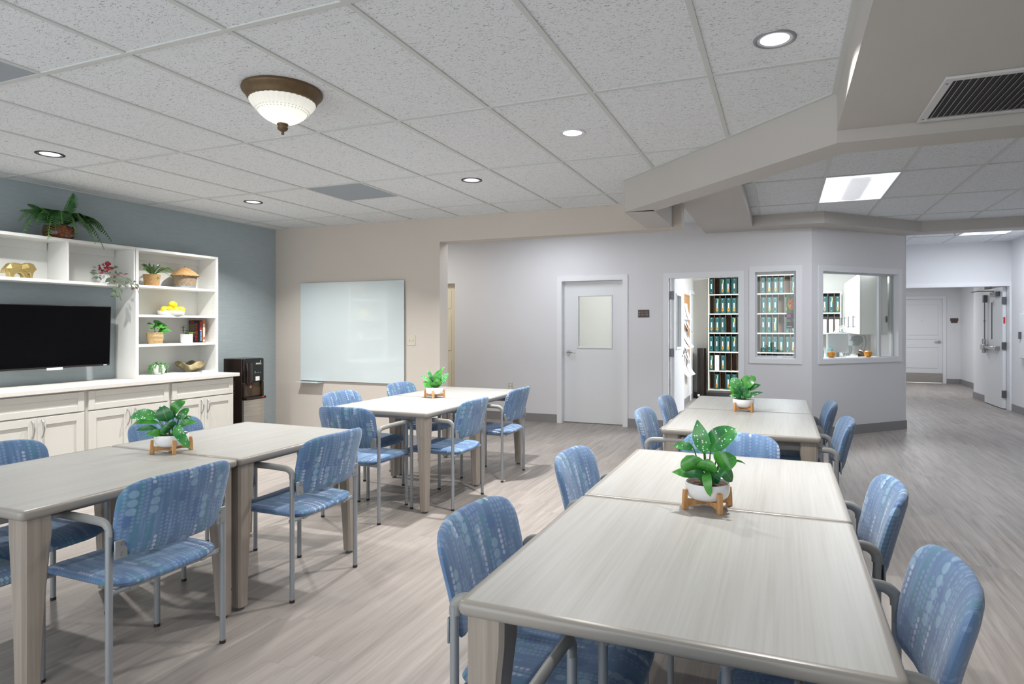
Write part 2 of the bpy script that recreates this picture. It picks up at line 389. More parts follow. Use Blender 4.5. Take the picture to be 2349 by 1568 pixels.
# ------------------------------------------------------------------ shell
def shell():
    struct(MB().box(-7.2, 4.2, -1.6, 18., -.1, 0.).build('floor', 'floor_planks'), 'grey-brown wood plank vinyl floor of the whole dining area', 'floor')
    # walls
    struct(MB().box(UB-.12, UB, -1.5, VB, 0, ZC+.08).build('wall_left', 'wallcover_blue'), 'blue woven-covered wall behind the white built-in cabinets', 'wall')
    b = MB(); b.box(UB-.12, -3.62, VB, VB+.18, 0, ZU+.05); b.box(-3.62, -.915, VB, VB+.18, 2.335, ZU+.05)
    struct(b.build('wall_back', 'paint_beige'), 'beige wall with the glass board and the wide opening to the corridor', 'wall')
    # corridor wall with doors and the narrow window
    X0 = -6.2; b = MB(); h = [(-5.6-X0, -4.65-X0, 0, 2.03), (-2.932-X0, -2.022-X0, 0, 2.026), (-1.422-X0, -.511-X0, 0, 2.026), (-.332-X0, .172-X0, .966, 2.075)]
    wall_holes(b, .338-X0, .15, 0, ZU+.05, h)
    o = b.build('wall_rear', 'paint_grey', loc=(X0, VR, 0)); struct(o, 'light grey corridor wall holding two white doors and a narrow window', 'wall')
    # angled bay
    L = 1.7; b = MB(); wall_holes(b, L, .12, 0, ZU+.05, [(.165, 1.555, .965, 2.077)])
    o = b.build('wall_angled', 'paint_grey', loc=(.338, VR, 0)); o.rotation_euler = (0, 0, pi/4); struct(o, 'grey angled wall with the wide office window', 'wall')
    struct(MB().prism([(.338, VR), (.253, VR+.12), (.338, VR+.17)], 0, ZU).build('trim_10', 'paint_grey'), 'inner corner post of the angled wall', 'trim')
    struct(MB().box(1.44, 1.545, 9.46, 12.15, 0, ZU+.1).build('wall_office_side', 'paint_grey'), 'side wall of the office running to the far corridor', 'wall')
    # office and pantry inner walls
    b = MB(); b.box(-1.72, -1.60, VR+.15, 12.4, 0, ZU); struct(b.build('wall_office_left', 'paint_room'), 'white side wall of the office behind the open door', 'wall')
    struct(MB().box(-1.72, 1.545, 12.24, 12.36, 0, ZU).build('wall_office_back', 'paint_room'), 'back wall of the office behind the binder shelves', 'wall')
    struct(MB().box(-3.4, -1.73, 10.2, 10.3, 0, ZU).build('wall_pantry_back', 'paint_room'), 'white back wall of the small pantry', 'wall')
    struct(MB().box(-3.4, -3.3, VR+.15, 10.2, 0, ZU).build('wall_pantry_side', 'paint_room'), 'white side wall of the small pantry', 'wall')
    struct(MB().prism([(-3.4, VR+.15), (.42, VR+.15), (1.5, 9.49), (1.5, 12.36), (-3.4, 12.36)], ZU-.06, ZU+.02).build('ceiling_office', 'paint_room'), 'white ceiling of the office and pantry', 'ceiling')
    # right side and far corridor
    struct(MB().box(3.48, 3.6, -1.5, 12.15, 0, 2.9).build('wall_right', 'paint_white'), 'pale wall on the far right of the corridor', 'wall')
    struct(MB().box(.75, 3.6, -1.62, -1.5, 0, 2.9).build('wall_light_blocker', 'paint_beige'), 'unseen beige wall added behind the camera to block daylight on the right', 'wall')  # unseen wall, added to keep world light off the right-hand floor
    b = MB(); wall_holes(b, 2.0, .16, 0, 2.9, [(.1, 1.922, 0, 2.045)])
    o = b.build('wall_far', 'paint_white', loc=(1.545, 12.15, 0)); struct(o, 'white wall over the far double doorway', 'wall')
    b = MB(); b.box(3.475, 4.1, 12.31, 14.1, 0, 2.5); b.box(3.44, 3.475, 13.3, 14.1, 0, 2.5); b.box(3.955, 4.1, 14.1, 17.5, 0, 2.5)
    struct(b.build('wall_far_side', 'paint_white'), 'stepped white side wall beyond the far doorway', 'wall')
    b = MB(); b.box(1.0, 2.72, 17.3, 17.45, 0, 2.5); b.box(3.61, 4.1, 17.3, 17.45, 0, 2.5); b.box(2.72, 3.61, 17.3, 17.45, 2.05, 2.5)
    struct(b.build('wall_far_end', 'paint_white'), 'end wall of the far corridor around its panelled door', 'wall')
    struct(MB().box(.9, 1.0, 12.3, 17.45, 0, 2.5).build('wall_far_left', 'paint_white'), 'left wall of the far corridor', 'wall')
    struct(MB().box(-6.32, -6.2, VB, 8.41, 0, ZU).build('wall_corridor_end', 'paint_grey'), 'end wall of the side corridor', 'wall')
    struct(MB().box(-6.2, -3.3, 9.1, 9.2, 0, ZU).build('wall_corridor_back', 'paint_room'), 'bright wall beyond the side doorway', 'wall')
    # ceilings
    struct(MB().prism([(UB, -1.5), (.27, -1.5), (.27, 3.61), (-1.25, 5.13), (-1.25, VB), (UB, VB)], ZC, ZC+.06).build('ceiling', 'ceiling_tile'), 'main suspended ceiling of fissured white tiles', 'ceiling')
    struct(MB().prism([(-1.25, 5.1), (.27, 3.58), (3.5, 3.58), (3.5, 9.4), (1.62, 9.4), (.4, 8.41), (-6.3, 8.41), (-6.3, VB), (-1.25, VB)], ZU, ZU+.05).build('ceiling_hall', 'ceiling_tile'), 'raised tiled ceiling over the hall and corridor', 'ceiling')
    struct(MB().box(.27, 3.5, -1.5, 3.61, 2.41, 2.8).build('ceiling_soffit_right', 'paint_soffit'), 'lowered beige soffit holding the louvred grille', 'soffit')
    b = MB(); b.prism([(.27, 3.605), (-1.25, 5.125), (-1.0, 5.17), (.33, 3.84), (3.5, 3.84), (3.5, 3.605)], ZS, ZU+.05)
    b.box(-1.25, -1.0, 5.12, VB, ZS, ZU+.05)
    struct(b.build('trim_beam', 'paint_soffit'), 'diagonal beige dropped beam across the ceiling', 'beam')
    b = MB(); b.box(-.93, -.335, 5.1, VR, ZW, ZU+.04); b.prism([(-.93, 5.1), (-.335, 4.505), (-.335, 5.1)], ZW, ZU+.04)
    b.prism([(-.335, 7.9), (.458, 7.9), (1.66, 9.13), (3.5, 9.13), (3.5, 9.42), (1.5, 9.42), (.3, 8.28), (-.335, 8.28)], ZW, ZU+.04)
    struct(b.build('trim_soffit', 'paint_soffit'), 'flat soffit framing the raised hall ceiling', 'soffit')
    b = MB(); b.box(1.5, 3.5, 9.4, 12.16, 2.77, 2.83); struct(b.build('ceiling_far', 'ceiling_tile'), 'tiled ceiling of the far hall', 'ceiling')
    b = MB(); b.box(.9, 4.1, 12.3, 17.5, 2.34, 2.4); struct(b.build('ceiling_far_corridor', 'ceiling_tile'), 'low ceiling beyond the far doorway', 'ceiling')
    # suspended grids
    b = MB(); w = .0125
    def inside_v1(u): return VB if u < -1.25 else (3.87-u)
    for i in range(-4, 7):
        u = -3.3801+i*.6096
        if UB < u < .27: b.box(u-w, u+w, -1.5, min(VB, inside_v1(u)), ZC-.006, ZC+.01)
    for j in range(-1, 5):
        v = .6923+j*1.2192; u1 = .27 if v < 3.6 else max(-1.25, 3.87-v) if v < 5.12 else -1.25
        b.box(UB, u1, v-w, v+w, ZC-.0065, ZC+.01)
    b.box(.245, .27, -1.5, 3.6, ZC-.012, ZC+.01); b.box(UB, -1.25, VB-.018, VB, ZC-.009, ZC+.01); b.box(UB, UB+.018, -1.5, VB, ZC-.009, ZC+.01)
    b.prism([(.27, 3.605), (.255, 3.59), (-1.262, 5.105), (-1.25, 5.125)], ZC-.009, ZC+.01)
    struct(b.build('trim_ceiling_grid', 'tbar'), 'white metal T-bar grid of the main ceiling', 'ceiling grid')
    b = MB()
    for u in (-.25, .36, .97, 1.575, 2.18, 2.79, 3.4): b.box(u-w, u+w, 3.84, min(9.13, 7.9+max(0, u-.458)), ZU-.006, ZU+.01)
    for v in (4.88, 6.10, 7.32, 8.54): b.box(-.335 if v < 7.9 else .458+(v-7.9), 3.48, v-w, v+w, ZU-.0065, ZU+.01)
    struct(b.build('trim_hall_grid', 'tbar'), 'T-bar grid of the raised hall ceiling', 'ceiling grid')
    b = MB()
    for v in (9.9, 11.12): b.box(1.55, 3.48, v-w, v+w, 2.764, 2.78)
    for u in (1.9, 2.51, 3.12): b.box(u-w, u+w, 9.4, 12.15, 2.7645, 2.78)
    struct(b.build('trim_far_grid', 'tbar'), 'T-bar grid of the far hall ceiling', 'ceiling grid')
    # baseboards
    b = MB(); hb = .117
    for a, c in ((-4.59, -2.991), (-1.96, -1.477), (-.448, .338)): b.box(a, c, VR-.012, VR, 0, hb)
    b.box(UB, -3.62, VB-.012, VB, 0, hb)
    struct(b.build('baseboard_back', 'baseboard_grey'), 'grey vinyl baseboard along the back walls', 'baseboard')
    o = MB().box(0, 1.712, -.012, 0, 0, hb).build('baseboard_angled', 'baseboard_grey', loc=(.338, VR, 0)); o.rotation_euler = (0, 0, pi/4); struct(o, 'grey baseboard of the angled office wall', 'baseboard')
    b = MB(); b.box(3.468, 3.48, -1.5, 12.09, 0, hb); b.box(3.463, 3.475, 12.31, 13.3, 0, hb); b.box(3.428, 3.44, 13.29, 14.1, 0, hb); b.box(3.428, 3.96, 14.1, 14.112, 0, hb); b.box(3.943, 3.955, 14.1, 17.3, 0, hb); b.box(3.67, 3.955, 17.288, 17.3, 0, hb)
    struct(b.build('baseboard_right', 'baseboard_grey'), 'grey baseboard of the far corridor', 'baseboard')
    b = MB(); b.box(-1.6, -1.588, 8.41, 12.24, 0, .1); b.box(-1.6, 1.4, 12.228, 12.24, 0, .1); struct(b.build('baseboard_office', 'baseboard_grey'), 'grey baseboard inside the office', 'baseboard')
shell()

def casing(mb, x0, x1, z1, w=.058, d=.016, depth=.15, z0=0., sill=False, mi=0):
    """white casing round an opening in a wall whose face is y=0, with the lining of the reveal"""
    mb.box(x0-w, x0, -d, 0, z0 if not sill else z0-w, z1+w, mi); mb.box(x1, x1+w, -d, 0, z0 if not sill else z0-w, z1+w, mi); mb.box(x0, x1, -d, 0, z1, z1+w, mi)
    if sill: mb.box(x0, x1, -d, 0, z0-w, z0, mi); mb.box(x0+.012, x1-.012, 0, depth, z0-.001, z0+.012, mi)
    mb.box(x0, x0+.012, -d+.001, depth, z0, z1, mi); mb.box(x1-.012, x1, -d+.001, depth, z0, z1, mi); mb.box(x0+.012, x1-.012, -d+.001, depth, z1-.012, z1, mi)
    return mb
def lever(parent, x, y, z, dx, dy=-1, name='door_handle'):
    b = MB(); b.cyl((x, y, z), .032, dy*.012, 18, axis='y'); b.cyl((x, y, z), .011, dy*.05, 12, axis='y')
    b.tube([(x, y+dy*.05, z), (x+dx*.03, y+dy*.055, z), (x+dx*.11, y+dy*.05, z-.002)], .010, 10, sc=(.8, 1.1))
    return b.build(name, 'nickel', parent, smooth=True)

def doors():
    # door 1: closed, with a half lite
    d = thing('door_1', 'closed white door with a square window and lever handle in the grey wall', 'door', (0, VR, 0), kind='structure')
    casing(MB(), -2.932, -2.022, 2.026).build('door_frame', 'trim_paint', d)
    b = MB(); l0, l1 = -2.918, -2.036; gx0, gx1, gz0, gz1 = -2.70, -2.225, 1.085, 1.80
    b.box(l0, gx0, .09, .134, .012, 2.012); b.box(gx1, l1, .09, .134, .012, 2.012); b.box(gx0, gx1, .09, .134, .012, gz0); b.box(gx0, gx1, .09, .134, gz1, 2.012)
    b.build('door_leaf', 'door_paint', d)
    b = MB(); t = .022
    for (a, c, e, f) in ((gx0-t, gx1+t, gz0-t, gz0), (gx0-t, gx1+t, gz1, gz1+t), (gx0-t, gx0, gz0, gz1), (gx1, gx1+t, gz0, gz1)): b.box(a, c, .078, .09, e, f)
    b.build('lite_frame', 'door_paint', d, bevel=.004)
    MB().box(gx0, gx1, .108, .114, gz0, gz1).build('door_glass', 'clear_glass', d)
    lever(d, -2.855, .09, 1.005, 1)
    # door 2: open inwards
    d = thing('door_2', 'white office doorway standing open before the binder shelves', 'door', (0, VR, 0), kind='structure')
    casing(MB(), -1.422, -.511, 2.026).build('door_frame', 'trim_paint', d)
    b = MB(); gy0, gy1, gz0, gz1 = .24, .62, 1.085, 1.80; x0, x1 = -1.392, -1.348
    y0, y1 = .085, .97
    b.box(x0, x1, y0, gy0, .012, 2.012); b.box(x0, x1, gy1, y1, .012, 2.012); b.box(x0, x1, gy0, gy1, .012, gz0); b.box(x0, x1, gy0, gy1, gz1, 2.012)
    b.build('door_leaf', 'door_paint', d)
    b = MB(); t = .03
    for (a, c, e, f) in ((gy0-t, gy1+t, gz0-t, gz0), (gy0-t, gy1+t, gz1, gz1+t), (gy0-t, gy0, gz0, gz1), (gy1, gy1+t, gz0, gz1)): b.box(x1, x1+.012, a, c, e, f)
    b.build('lite_frame', 'door_paint', d, bevel=.004)
    MB().box(x0+.018, x0+.024, gy0, gy1, gz0, gz1).build('door_glass', 'clear_glass', d)
    for z in (.25, 1.02, 1.79):
        MB().box(-1.408, -1.352, .066, .084, z-.055, z+.055).build('hinge', 'dark_steel', d)
    b = MB(); b.cyl((x1, .90, 1.0), .03, .012, 16, axis='x'); b.cyl((x1, .90, 1.0), .011, .05, 12, axis='x'); b.tube([(x1+.05, .90, 1.0), (x1+.055, .87, 1.0), (x1+.05, .79, .998)], .010, 10)
    b.build('door_handle', 'nickel', d, smooth=True)
    # door 3: cream panel door seen past the left jamb
    d = thing('door_3', 'cream panel door in the lit side doorway past the opening jamb', 'door', (0, VR, 0), kind='structure')
    b = MB(); b.box(-5.6, -4.655, .10, .145, 0, 2.03)
    for z0, z1 in ((.2, .85), (1.0, 1.55), (1.65, 1.93)):
        for a, c in ((-5.48, -5.18), (-5.07, -4.77)):
            b.box(a, c, .094, .10, z0, z1)
    b.build('door_leaf', 'door_cream', d, bevel=.004)
    # far panelled door
    d = thing('door_4', 'white panelled door with lever at the end of the far corridor', 'door', (0, 17.3, 0), kind='structure')
    casing(MB(), 2.72, 3.61, 2.05).build('door_frame', 'trim_paint', d)
    b = MB(); b.box(2.732, 3.598, .06, .1, .01, 2.04)
    for z0, z1 in ((.36, .78), (.86, .96), (1.06, 1.12), (1.16, 1.9)): b.box(2.82, 3.51, .05, .06, z0, z1)
    b.build('door_leaf', 'door_paint', d, bevel=.008)
    MB().box(2.74, 3.59, .048, .052, .02, .24).build('kick_plate', 'steel_brushed', d)
    lever(d, 3.535, .06, 1.0, -1); MB().cyl((3.165, .05, 1.5), .008, -.006, 10, axis='y').build('peephole', 'dark_steel', d)
    # far doorway with the open fire door
    d = thing('door_5', 'white fire door with panic bar held open in the far doorway', 'door', (0, 12.15, 0), kind='structure')
    casing(MB(), 1.645, 3.467, 2.045, depth=.16).build('door_frame', 'trim_paint', d)
    b = MB(); b.box(3.405, 3.45, .15, 1.13, .012, 2.03); b.build('door_leaf', 'door_paint', d)
    b = MB(); b.box(3.395, 3.405, .62, .72, 1.12, 1.82); b.build('lite_frame', 'door_paint', d); MB().box(3.392, 3.396, .645, .695, 1.15, 1.79).build('door_glass', 'vent_dark', d)
    b = MB(); b.box(3.34, 3.405, .30, .44, .97, 1.04); b.box(3.345, 3.385, .44, .95, .98, 1.03); b.box(3.33, 3.405, .93, 1.1, .96, 1.05); b.cyl((3.36, 1.0, .9), .03, .25, 12)
    b.build('panic_bar', 'nickel', d, bevel=.006)
    b = MB(); b.tube([(3.37, .99, 1.15), (3.37, .99, 1.86)], .009, 8); b.box(3.345, 3.4, .96, 1.03, 1.80, 1.93); b.box(3.355, 3.385, .98, 1.0, 1.46, 1.48)
    b.build('vertical_rod', 'dark_steel', d)
    b = MB(); b.box(3.34, 3.405, .28, .58, 1.88, 1.96); b.tube([(3.35, .4, 1.97), (3.2, .75, 1.99), (3.2, 1.1, 1.99)], .01, 6); b.build('door_closer', 'dark_steel', d)
    for z in (.25, 1.05, 1.8): MB().box(3.39, 3.452, .128, .15, z-.06, z+.06).build('hinge', 'dark_steel', d)
    MB().box(3.415, 3.44, .1465, .15, 1.42, 1.53).build('red_sticker', 'red_sticker', d)
doors()

def windows():
    w = thing('window_1', 'narrow white-framed office window with a flower poster inside', 'window', (0, VR, 0), kind='structure')
    casing(MB(), -.332, .172, 2.075, z0=.966, sill=True).build('window_frame', 'trim_paint', w)
    b = MB(); s = .024
    b.box(-.32, -.32+s, .05, .08, .978, 2.063); b.box(.16-s, .16, .05, .08, .978, 2.063); b.box(-.32+s, .16-s, .05, .08, .978, .978+s); b.box(-.32+s, .16-s, .05, .08, 2.063-s*1.4, 2.063)
    b.build('sash', 'trim_white', w)
    MB().box(-.30, .14, .062, .067, 1.0, 2.04).build('window_glass', 'clear_glass', w)
    MB().box(-.06, 0., .03, .05, .978, .996).build('sash_lock', 'trim_paint', w)
    w = thing('window_2', 'wide white-framed office window in the angled wall with pumpkins on its sill', 'window', (.338, VR, 0), pi/4, kind='structure')
    casing(MB(), .165, 1.555, 2.077, z0=.965, sill=True, depth=.12).build('window_frame', 'trim_paint', w)
    b = MB(); b.box(.177, 1.543, .05, .08, 2.04, 2.065); b.box(.177, .195, .05, .08, .977, 2.04); b.box(1.525, 1.543, .05, .08, .977, 2.04); b.box(1.245, 1.285, .045, .085, .977, 2.04)
    b.build('sash', 'trim_white', w)
    MB().box(.195, 1.245, .075, .08, .985, 2.04).build('window_glass', 'clear_glass', w)
    MB().box(1.285, 1.525, .055, .06, .985, 2.04).build('sliding_pane', 'clear_glass', w)
    b = MB(); b.ell((1.40, .05, 1.47), .018, .006, .045); b.build('finger_pull', 'dark_steel', w, smooth=True)
windows()

# ------------------------------------------------------------------ furniture
def superell(a, b, n, N, cx=0, cy=0):
    out = []
    for q in range(N):
        t = 2*pi*q/N; c, s = cos(t), sin(t)
        out.append((cx+a*math.copysign(abs(c)**(2/n), c), cy+b*math.copysign(abs(s)**(2/n), s)))
    return out
def pad(mb, outline, T, place, rings=7, p=5.):
    """cushion: outline scaled inwards in rings on both faces; place(x, y, off) -> 3D"""
    N = len(outline); rs = []
    fr = [0.02]+[.25, .5, .72, .86, .94, .98, 1.0]
    for r in fr: rs.append([place(x*r, y*r, T*(1-r**p)**.5) for x, y in outline])
    for r in reversed(fr[:-1]): rs.append([place(x*r, y*r, -T*(1-r**p)**.5) for x, y in outline])
    return mb.loft(rs)

def make_chair():
    root = thing('armchair', '', 'chair')
    # backrest: rounded rectangle, hollow towards the sitter, leaning back, wider at the top
    zc, hz = .672, .148
    def pb(x, z, off):
        f = (z+hz)/(2*hz); wx = x*(1+.07*(f-.5)); xx = wx/.25
        y = .020-.056*(1-xx*xx)-.075*f**1.3
        nx = -.38*xx; n = Vector((nx, 1, .22)).normalized()
        return (wx+n.x*off, y+n.y*off, zc+z+n.z*off*.6)
    ol = []
    for q in range(64):
        t = 2*pi*q/64; c, s = cos(t), sin(t); n = 4.6 if s > 0 else 7.
        ol.append((.238*math.copysign(abs(c)**(2/n), c), hz*math.copysign(abs(s)**(2/n), s)))
    b = MB(); pad(b, ol, .024, pb); b.build('backrest', 'fabric_back', root, smooth=True, ang=60)
    # seat
    def ps(x, y, off):
        xx = x/.235; yy = y+.218
        z = .432-.016*(1-xx*xx)*(1-.5*max(0, y/.235)) - .05*max(0, (y-.13)/.105)**2*.45
        return (x, yy, z+off)
    b = MB(); pad(b, superell(.232, .238, 6., 56), .026, ps, p=6.); b.build('seat', 'fabric_seat', root, smooth=True, ang=60)
    # seat frame under the cushion
    b = MB()
    for y in (.012, .40): b.tube([(-.2425, y, .402), (.2425, y, .402)], .011, 8)
    for x in (-.15, .15): b.box(x-.012, x+.012, .0, .41, .392, .404)
    b.build('seat_frame', 'chair_metal', root, smooth=True)
    for sx in (-1, 1):
        x = sx*.2425
        for y in (0., .405):
            b = MB(); b.tube([(x, y, .012), (x, y, .64)], .0122, 12)
            l = b.build('leg', 'chair_metal', root, smooth=True)
            MB().cyl((x, y, 0), .0128, .014, 12).build('foot_cap', 'foot_brown', l, smooth=True)
        pts = [(x, 0, .615)]
        for k in range(7):
            a = pi/2*k/6; pts.append((x, .045-.045*cos(a), .628+.036*sin(a)))
        pts += [(x, .13, .667), (x, .25, .667)]
        for k in range(7):
            a = pi/2*k/6; pts.append((x, .36+.045*sin(a), .628+.036*cos(a)))
        pts.append((x, .405, .615))
        b = MB(); b.tube(pts, .0135, 12, sc=(1.2, .8), up=(1, 0, 0)); a = b.build('armrest', 'arm_grey', root, smooth=True)
        b = MB(); b.box(x-sx*.052, x-sx*.004, -.026, -.019, .53, .60)
        b.build('bracket', 'chair_metal', root, bevel=.004)
        for z in (.547, .583): MB().cyl((x-sx*.032, -.026, z), .0065, -.003, 10, axis='y').build('screw', 'nickel', root, smooth=True)
    return root

CHAIRS = [  # u, v, facing, label
 (-2.265, 1.74, 90, 'blue dotted armchair seen from behind at the near half of the left table'),
 (-2.272, 2.64, 90, 'blue dotted armchair seen from behind at the far half of the left table'),
 (-3.415, 1.74, -90, 'blue dotted armchair between the left table and the leftmost cabinet doors'),
 (-3.415, 2.63, -90, 'blue dotted armchair rising behind the plant on the left table'),
 (-2.905, 1.10, 0, 'blue armchair at the near end of the left table, only its seat in view'),
 (-2.287, 4.27, 90, 'blue armchair on the aisle side of the glass board table, nearer one'),
 (-2.300, 5.167, 90, 'blue armchair on the aisle side of the glass board table, farther one'),
 (-3.455, 4.27, -90, 'blue armchair under the glass board, left one, its top edge above the table'),
 (-3.455, 5.15, -90, 'blue armchair under the light switch, its top edge above the table'),
 (-2.845, 3.556, 0, 'blue armchair at the near end of the glass board table, seen from behind'),
 (-.805, 1.67, -90, 'large blue armchair left of the foreground table, at its front corner'),
 (-.80, 2.60, -90, 'blue armchair left of the foreground tables, at their seam'),
 (.290, 1.67, 90, 'large blue armchair in the lower right corner, right of the foreground table'),
 (.285, 2.485, 90, 'blue armchair right of the foreground tables, at their seam'),
 (-.21, .945, 0, 'blue armchair at the near end of the foreground table, cut by the bottom edge'),
 (-.25, 3.27, 180, 'blue armchair facing the camera behind the tall spotted plant'),
 (-.795, 4.10, -90, 'blue armchair left of the rear right table, nearer one'),
 (-.795, 4.93, -90, 'blue armchair left of the rear right table, next to the office doorway casing'),
 (.290, 4.125, 90, 'blue armchair right of the rear right table, nearer one'),
 (.258, 4.985, 90, 'blue armchair right of the rear right table, next to the angled wall'),
]
def chairs():
    proto = make_chair()
    for i, (u, v, a, l) in enumerate(CHAIRS):
        c = proto if i == 0 else copy_tree(proto)
        place(c, l, (u, v, 0), R(a), 'blue armchairs around the dining tables')
chairs()

def make_table(w, d):
    root = thing('dining_table', '', 'table'); hx, hy = w/2-.001, d/2-.001; H = .74; th = .036; r = .018
    rr = .022
    def rrect(ix, rad):
        out = []
        for cx, cy, a0 in ((hx-rr, hy-rr, 0), (-hx+rr, hy-rr, 90), (-hx+rr, -hy+rr, 180), (hx-rr, -hy+rr, 270)):
            for k in range(5):
                a = R(a0+22.5*k); out.append((cx+(rr-ix)*cos(a) if rr > ix else cx*(1)+0, cy+(rr-ix)*sin(a) if rr > ix else cy))
        return out
    # top surface inside the rounded edge band
    prof = [(.0200, 0), (.0085, -.0002), (.0040, -.0018), (.0010, -.0055), (0., -.012), (.0006, -.022), (.004, -.030), (.010, -.0345), (.0200, -th)]
    top = rrect(.020, rr)
    b = MB(); b.add([(x, y, H-.0002) for x, y in top]+[(x, y, H-th+.0004) for x, y in top], [tuple(range(len(top))), tuple(reversed(range(len(top), 2*len(top))))])
    n = len(top); b.f += [(n+i, n+(i+1) % n, (i+1) % n, i) for i in range(n)]; b.mi += [0]*n
    b.build('tabletop', 'laminate', root)
    b = MB(); b.loft([[(x, y, H+z) for x, y in rrect(o, rr)] for o, z in prof], cap=False)
    b.build('edge_band', 'edge_band', root, smooth=True, ang=80)
    # legs: square, tapering on the inner sides below the apron
    for sx in (-1, 1):
        for sy in (-1, 1):
            ox, oy = sx*(hx-.018), sy*(hy-.018); rings = []
            for z, s in ((.016, .056), (.20, .063), (.45, .076), (.58, .088), (.64, .094), (H-th+.001, .095)):
                x0, x1, y0, y1 = ox, ox-sx*s, oy, oy-sy*s; e = .010
                c = []
                for px, py, dx, dy in ((x0, y0, 1, 1), (x1, y0, -1, 1), (x1, y1, -1, -1), (x0, y1, 1, -1)):
                    ex, ey = -sx*dx*e, -sy*dy*e
                    p1, p2 = (px, py+ey), (px+ex, py)
                    c.append((p1, p2))
                order = []
                seq = [(0, 1), (1, 0), (2, 1), (3, 0)] if True else None
                # walk round the square with chamfered corners
                order = [c[0][0], c[0][1], c[1][1], c[1][0], c[2][0], c[2][1], c[3][1], c[3][0]]
                if sx*sy > 0: order = order[::-1]
                rings.append([(p[0], p[1], z) for p in order])
            b = MB(); b.loft(rings); l = b.build('leg', 'leg_laminate', root)
            MB().cyl((ox-sx*.028, oy-sy*.028, 0), .018, .017, 14).build('foot_glide', 'dark_steel', l, smooth=True)
    # steel stretcher rails under the top
    b = MB()
    b.box(-hx+.11, hx-.11, -hy+.10, -hy+.125, H-th-.03, H-th); b.box(-hx+.11, hx-.11, hy-.125, hy-.10, H-th-.03, H-th)
    b.box(-hx+.10, -hx+.125, -hy+.11, hy-.11, H-th-.03, H-th); b.box(hx-.125, hx-.10, -hy+.11, hy-.11, H-th-.03, H-th)
    b.build('under_frame', 'edge_band', root)
    return root
TABLES = [((-3.335, -2.412), [(1.30, 2.205, 'square grey dining table at the lower left, nearer half of the left pair'), (2.205, 3.112, 'square grey dining table of the left pair, far half by the water cooler')]),
          ((-3.335, -2.408), [(3.862, 4.775, 'square grey dining table before the glass board, near half of its pair'), (4.775, 5.69, 'square grey dining table before the glass board, half next to the corridor opening')]),
          ((-.705, .215), [(1.25, 2.222, 'large grey dining table in the right foreground, nearest to the camera'), (2.222, 3.165, 'grey dining table joined behind the foreground table, beyond the seam with the tall plant')]),
          ((-.705, .21), [(3.83, 4.862, 'square dining table of the rear right pair, near half'), (4.862, 5.79, 'square dining table of the rear right pair, far half facing the binder office')])]
def tables():
    for (u0, u1), l in TABLES:
        for v0, v1, lab in l:
            t = make_table(u1-u0, v1-v0); place(t, lab, ((u0+u1)/2, (v0+v1)/2, 0), 0, 'square dining tables pushed together in pairs')
tables()

# ------------------------------------------------------------------ leaves
def leaf(mb, b, t, w, arch=.02, hint=(0, -.8, .6), kind='heart', fold=.14, mi=0, n=10, twist=0.):
    b, t = Vector(b), Vector(t); d = t-b; L = d.length; dn = d.normalized(); hv = Vector(hint)
    side = dn.cross(hv)
    if side.length < 1e-4: side = dn.cross(Vector((1, 0, .3)))
    side.normalize(); nrm = side.cross(dn).normalized()
    if twist:
        side, nrm = side*cos(twist)+nrm*sin(twist), nrm*cos(twist)-side*sin(twist)
    vs, uv, fs = [], [], []; C = (-1., -.55, 0., .55, 1.)
    for j in range(n+1):
        s = j/n
        if kind == 'heart': wd = w*.5*math.sqrt(max(0., 1-(2*s-1)**2))*(1.12-.3*s) if 0 < s < .97 else w*.06*(s < .5)
        elif kind == 'lance': wd = w*.5*sin(pi*(s*.97+.03)**.8) if s < 1 else 0.
        else: wd = w*.5*sin(pi*(s*.96+.02)) if s < 1 else 0.
        p = b+d*s+nrm*(arch*4*s*(1-s))-Vector((0, 0, 1))*(arch*1.2*s*s)
        for c in C:
            vs.append(tuple(p+side*(wd*c)+nrm*(fold*wd*abs(c)**1.3))); uv.append((s, c))
    for j in range(n):
        for i in range(4):
            o = j*5+i; fs.append((o, o+1, o+6, o+5))
    mb.add(vs, fs, mi, uv)

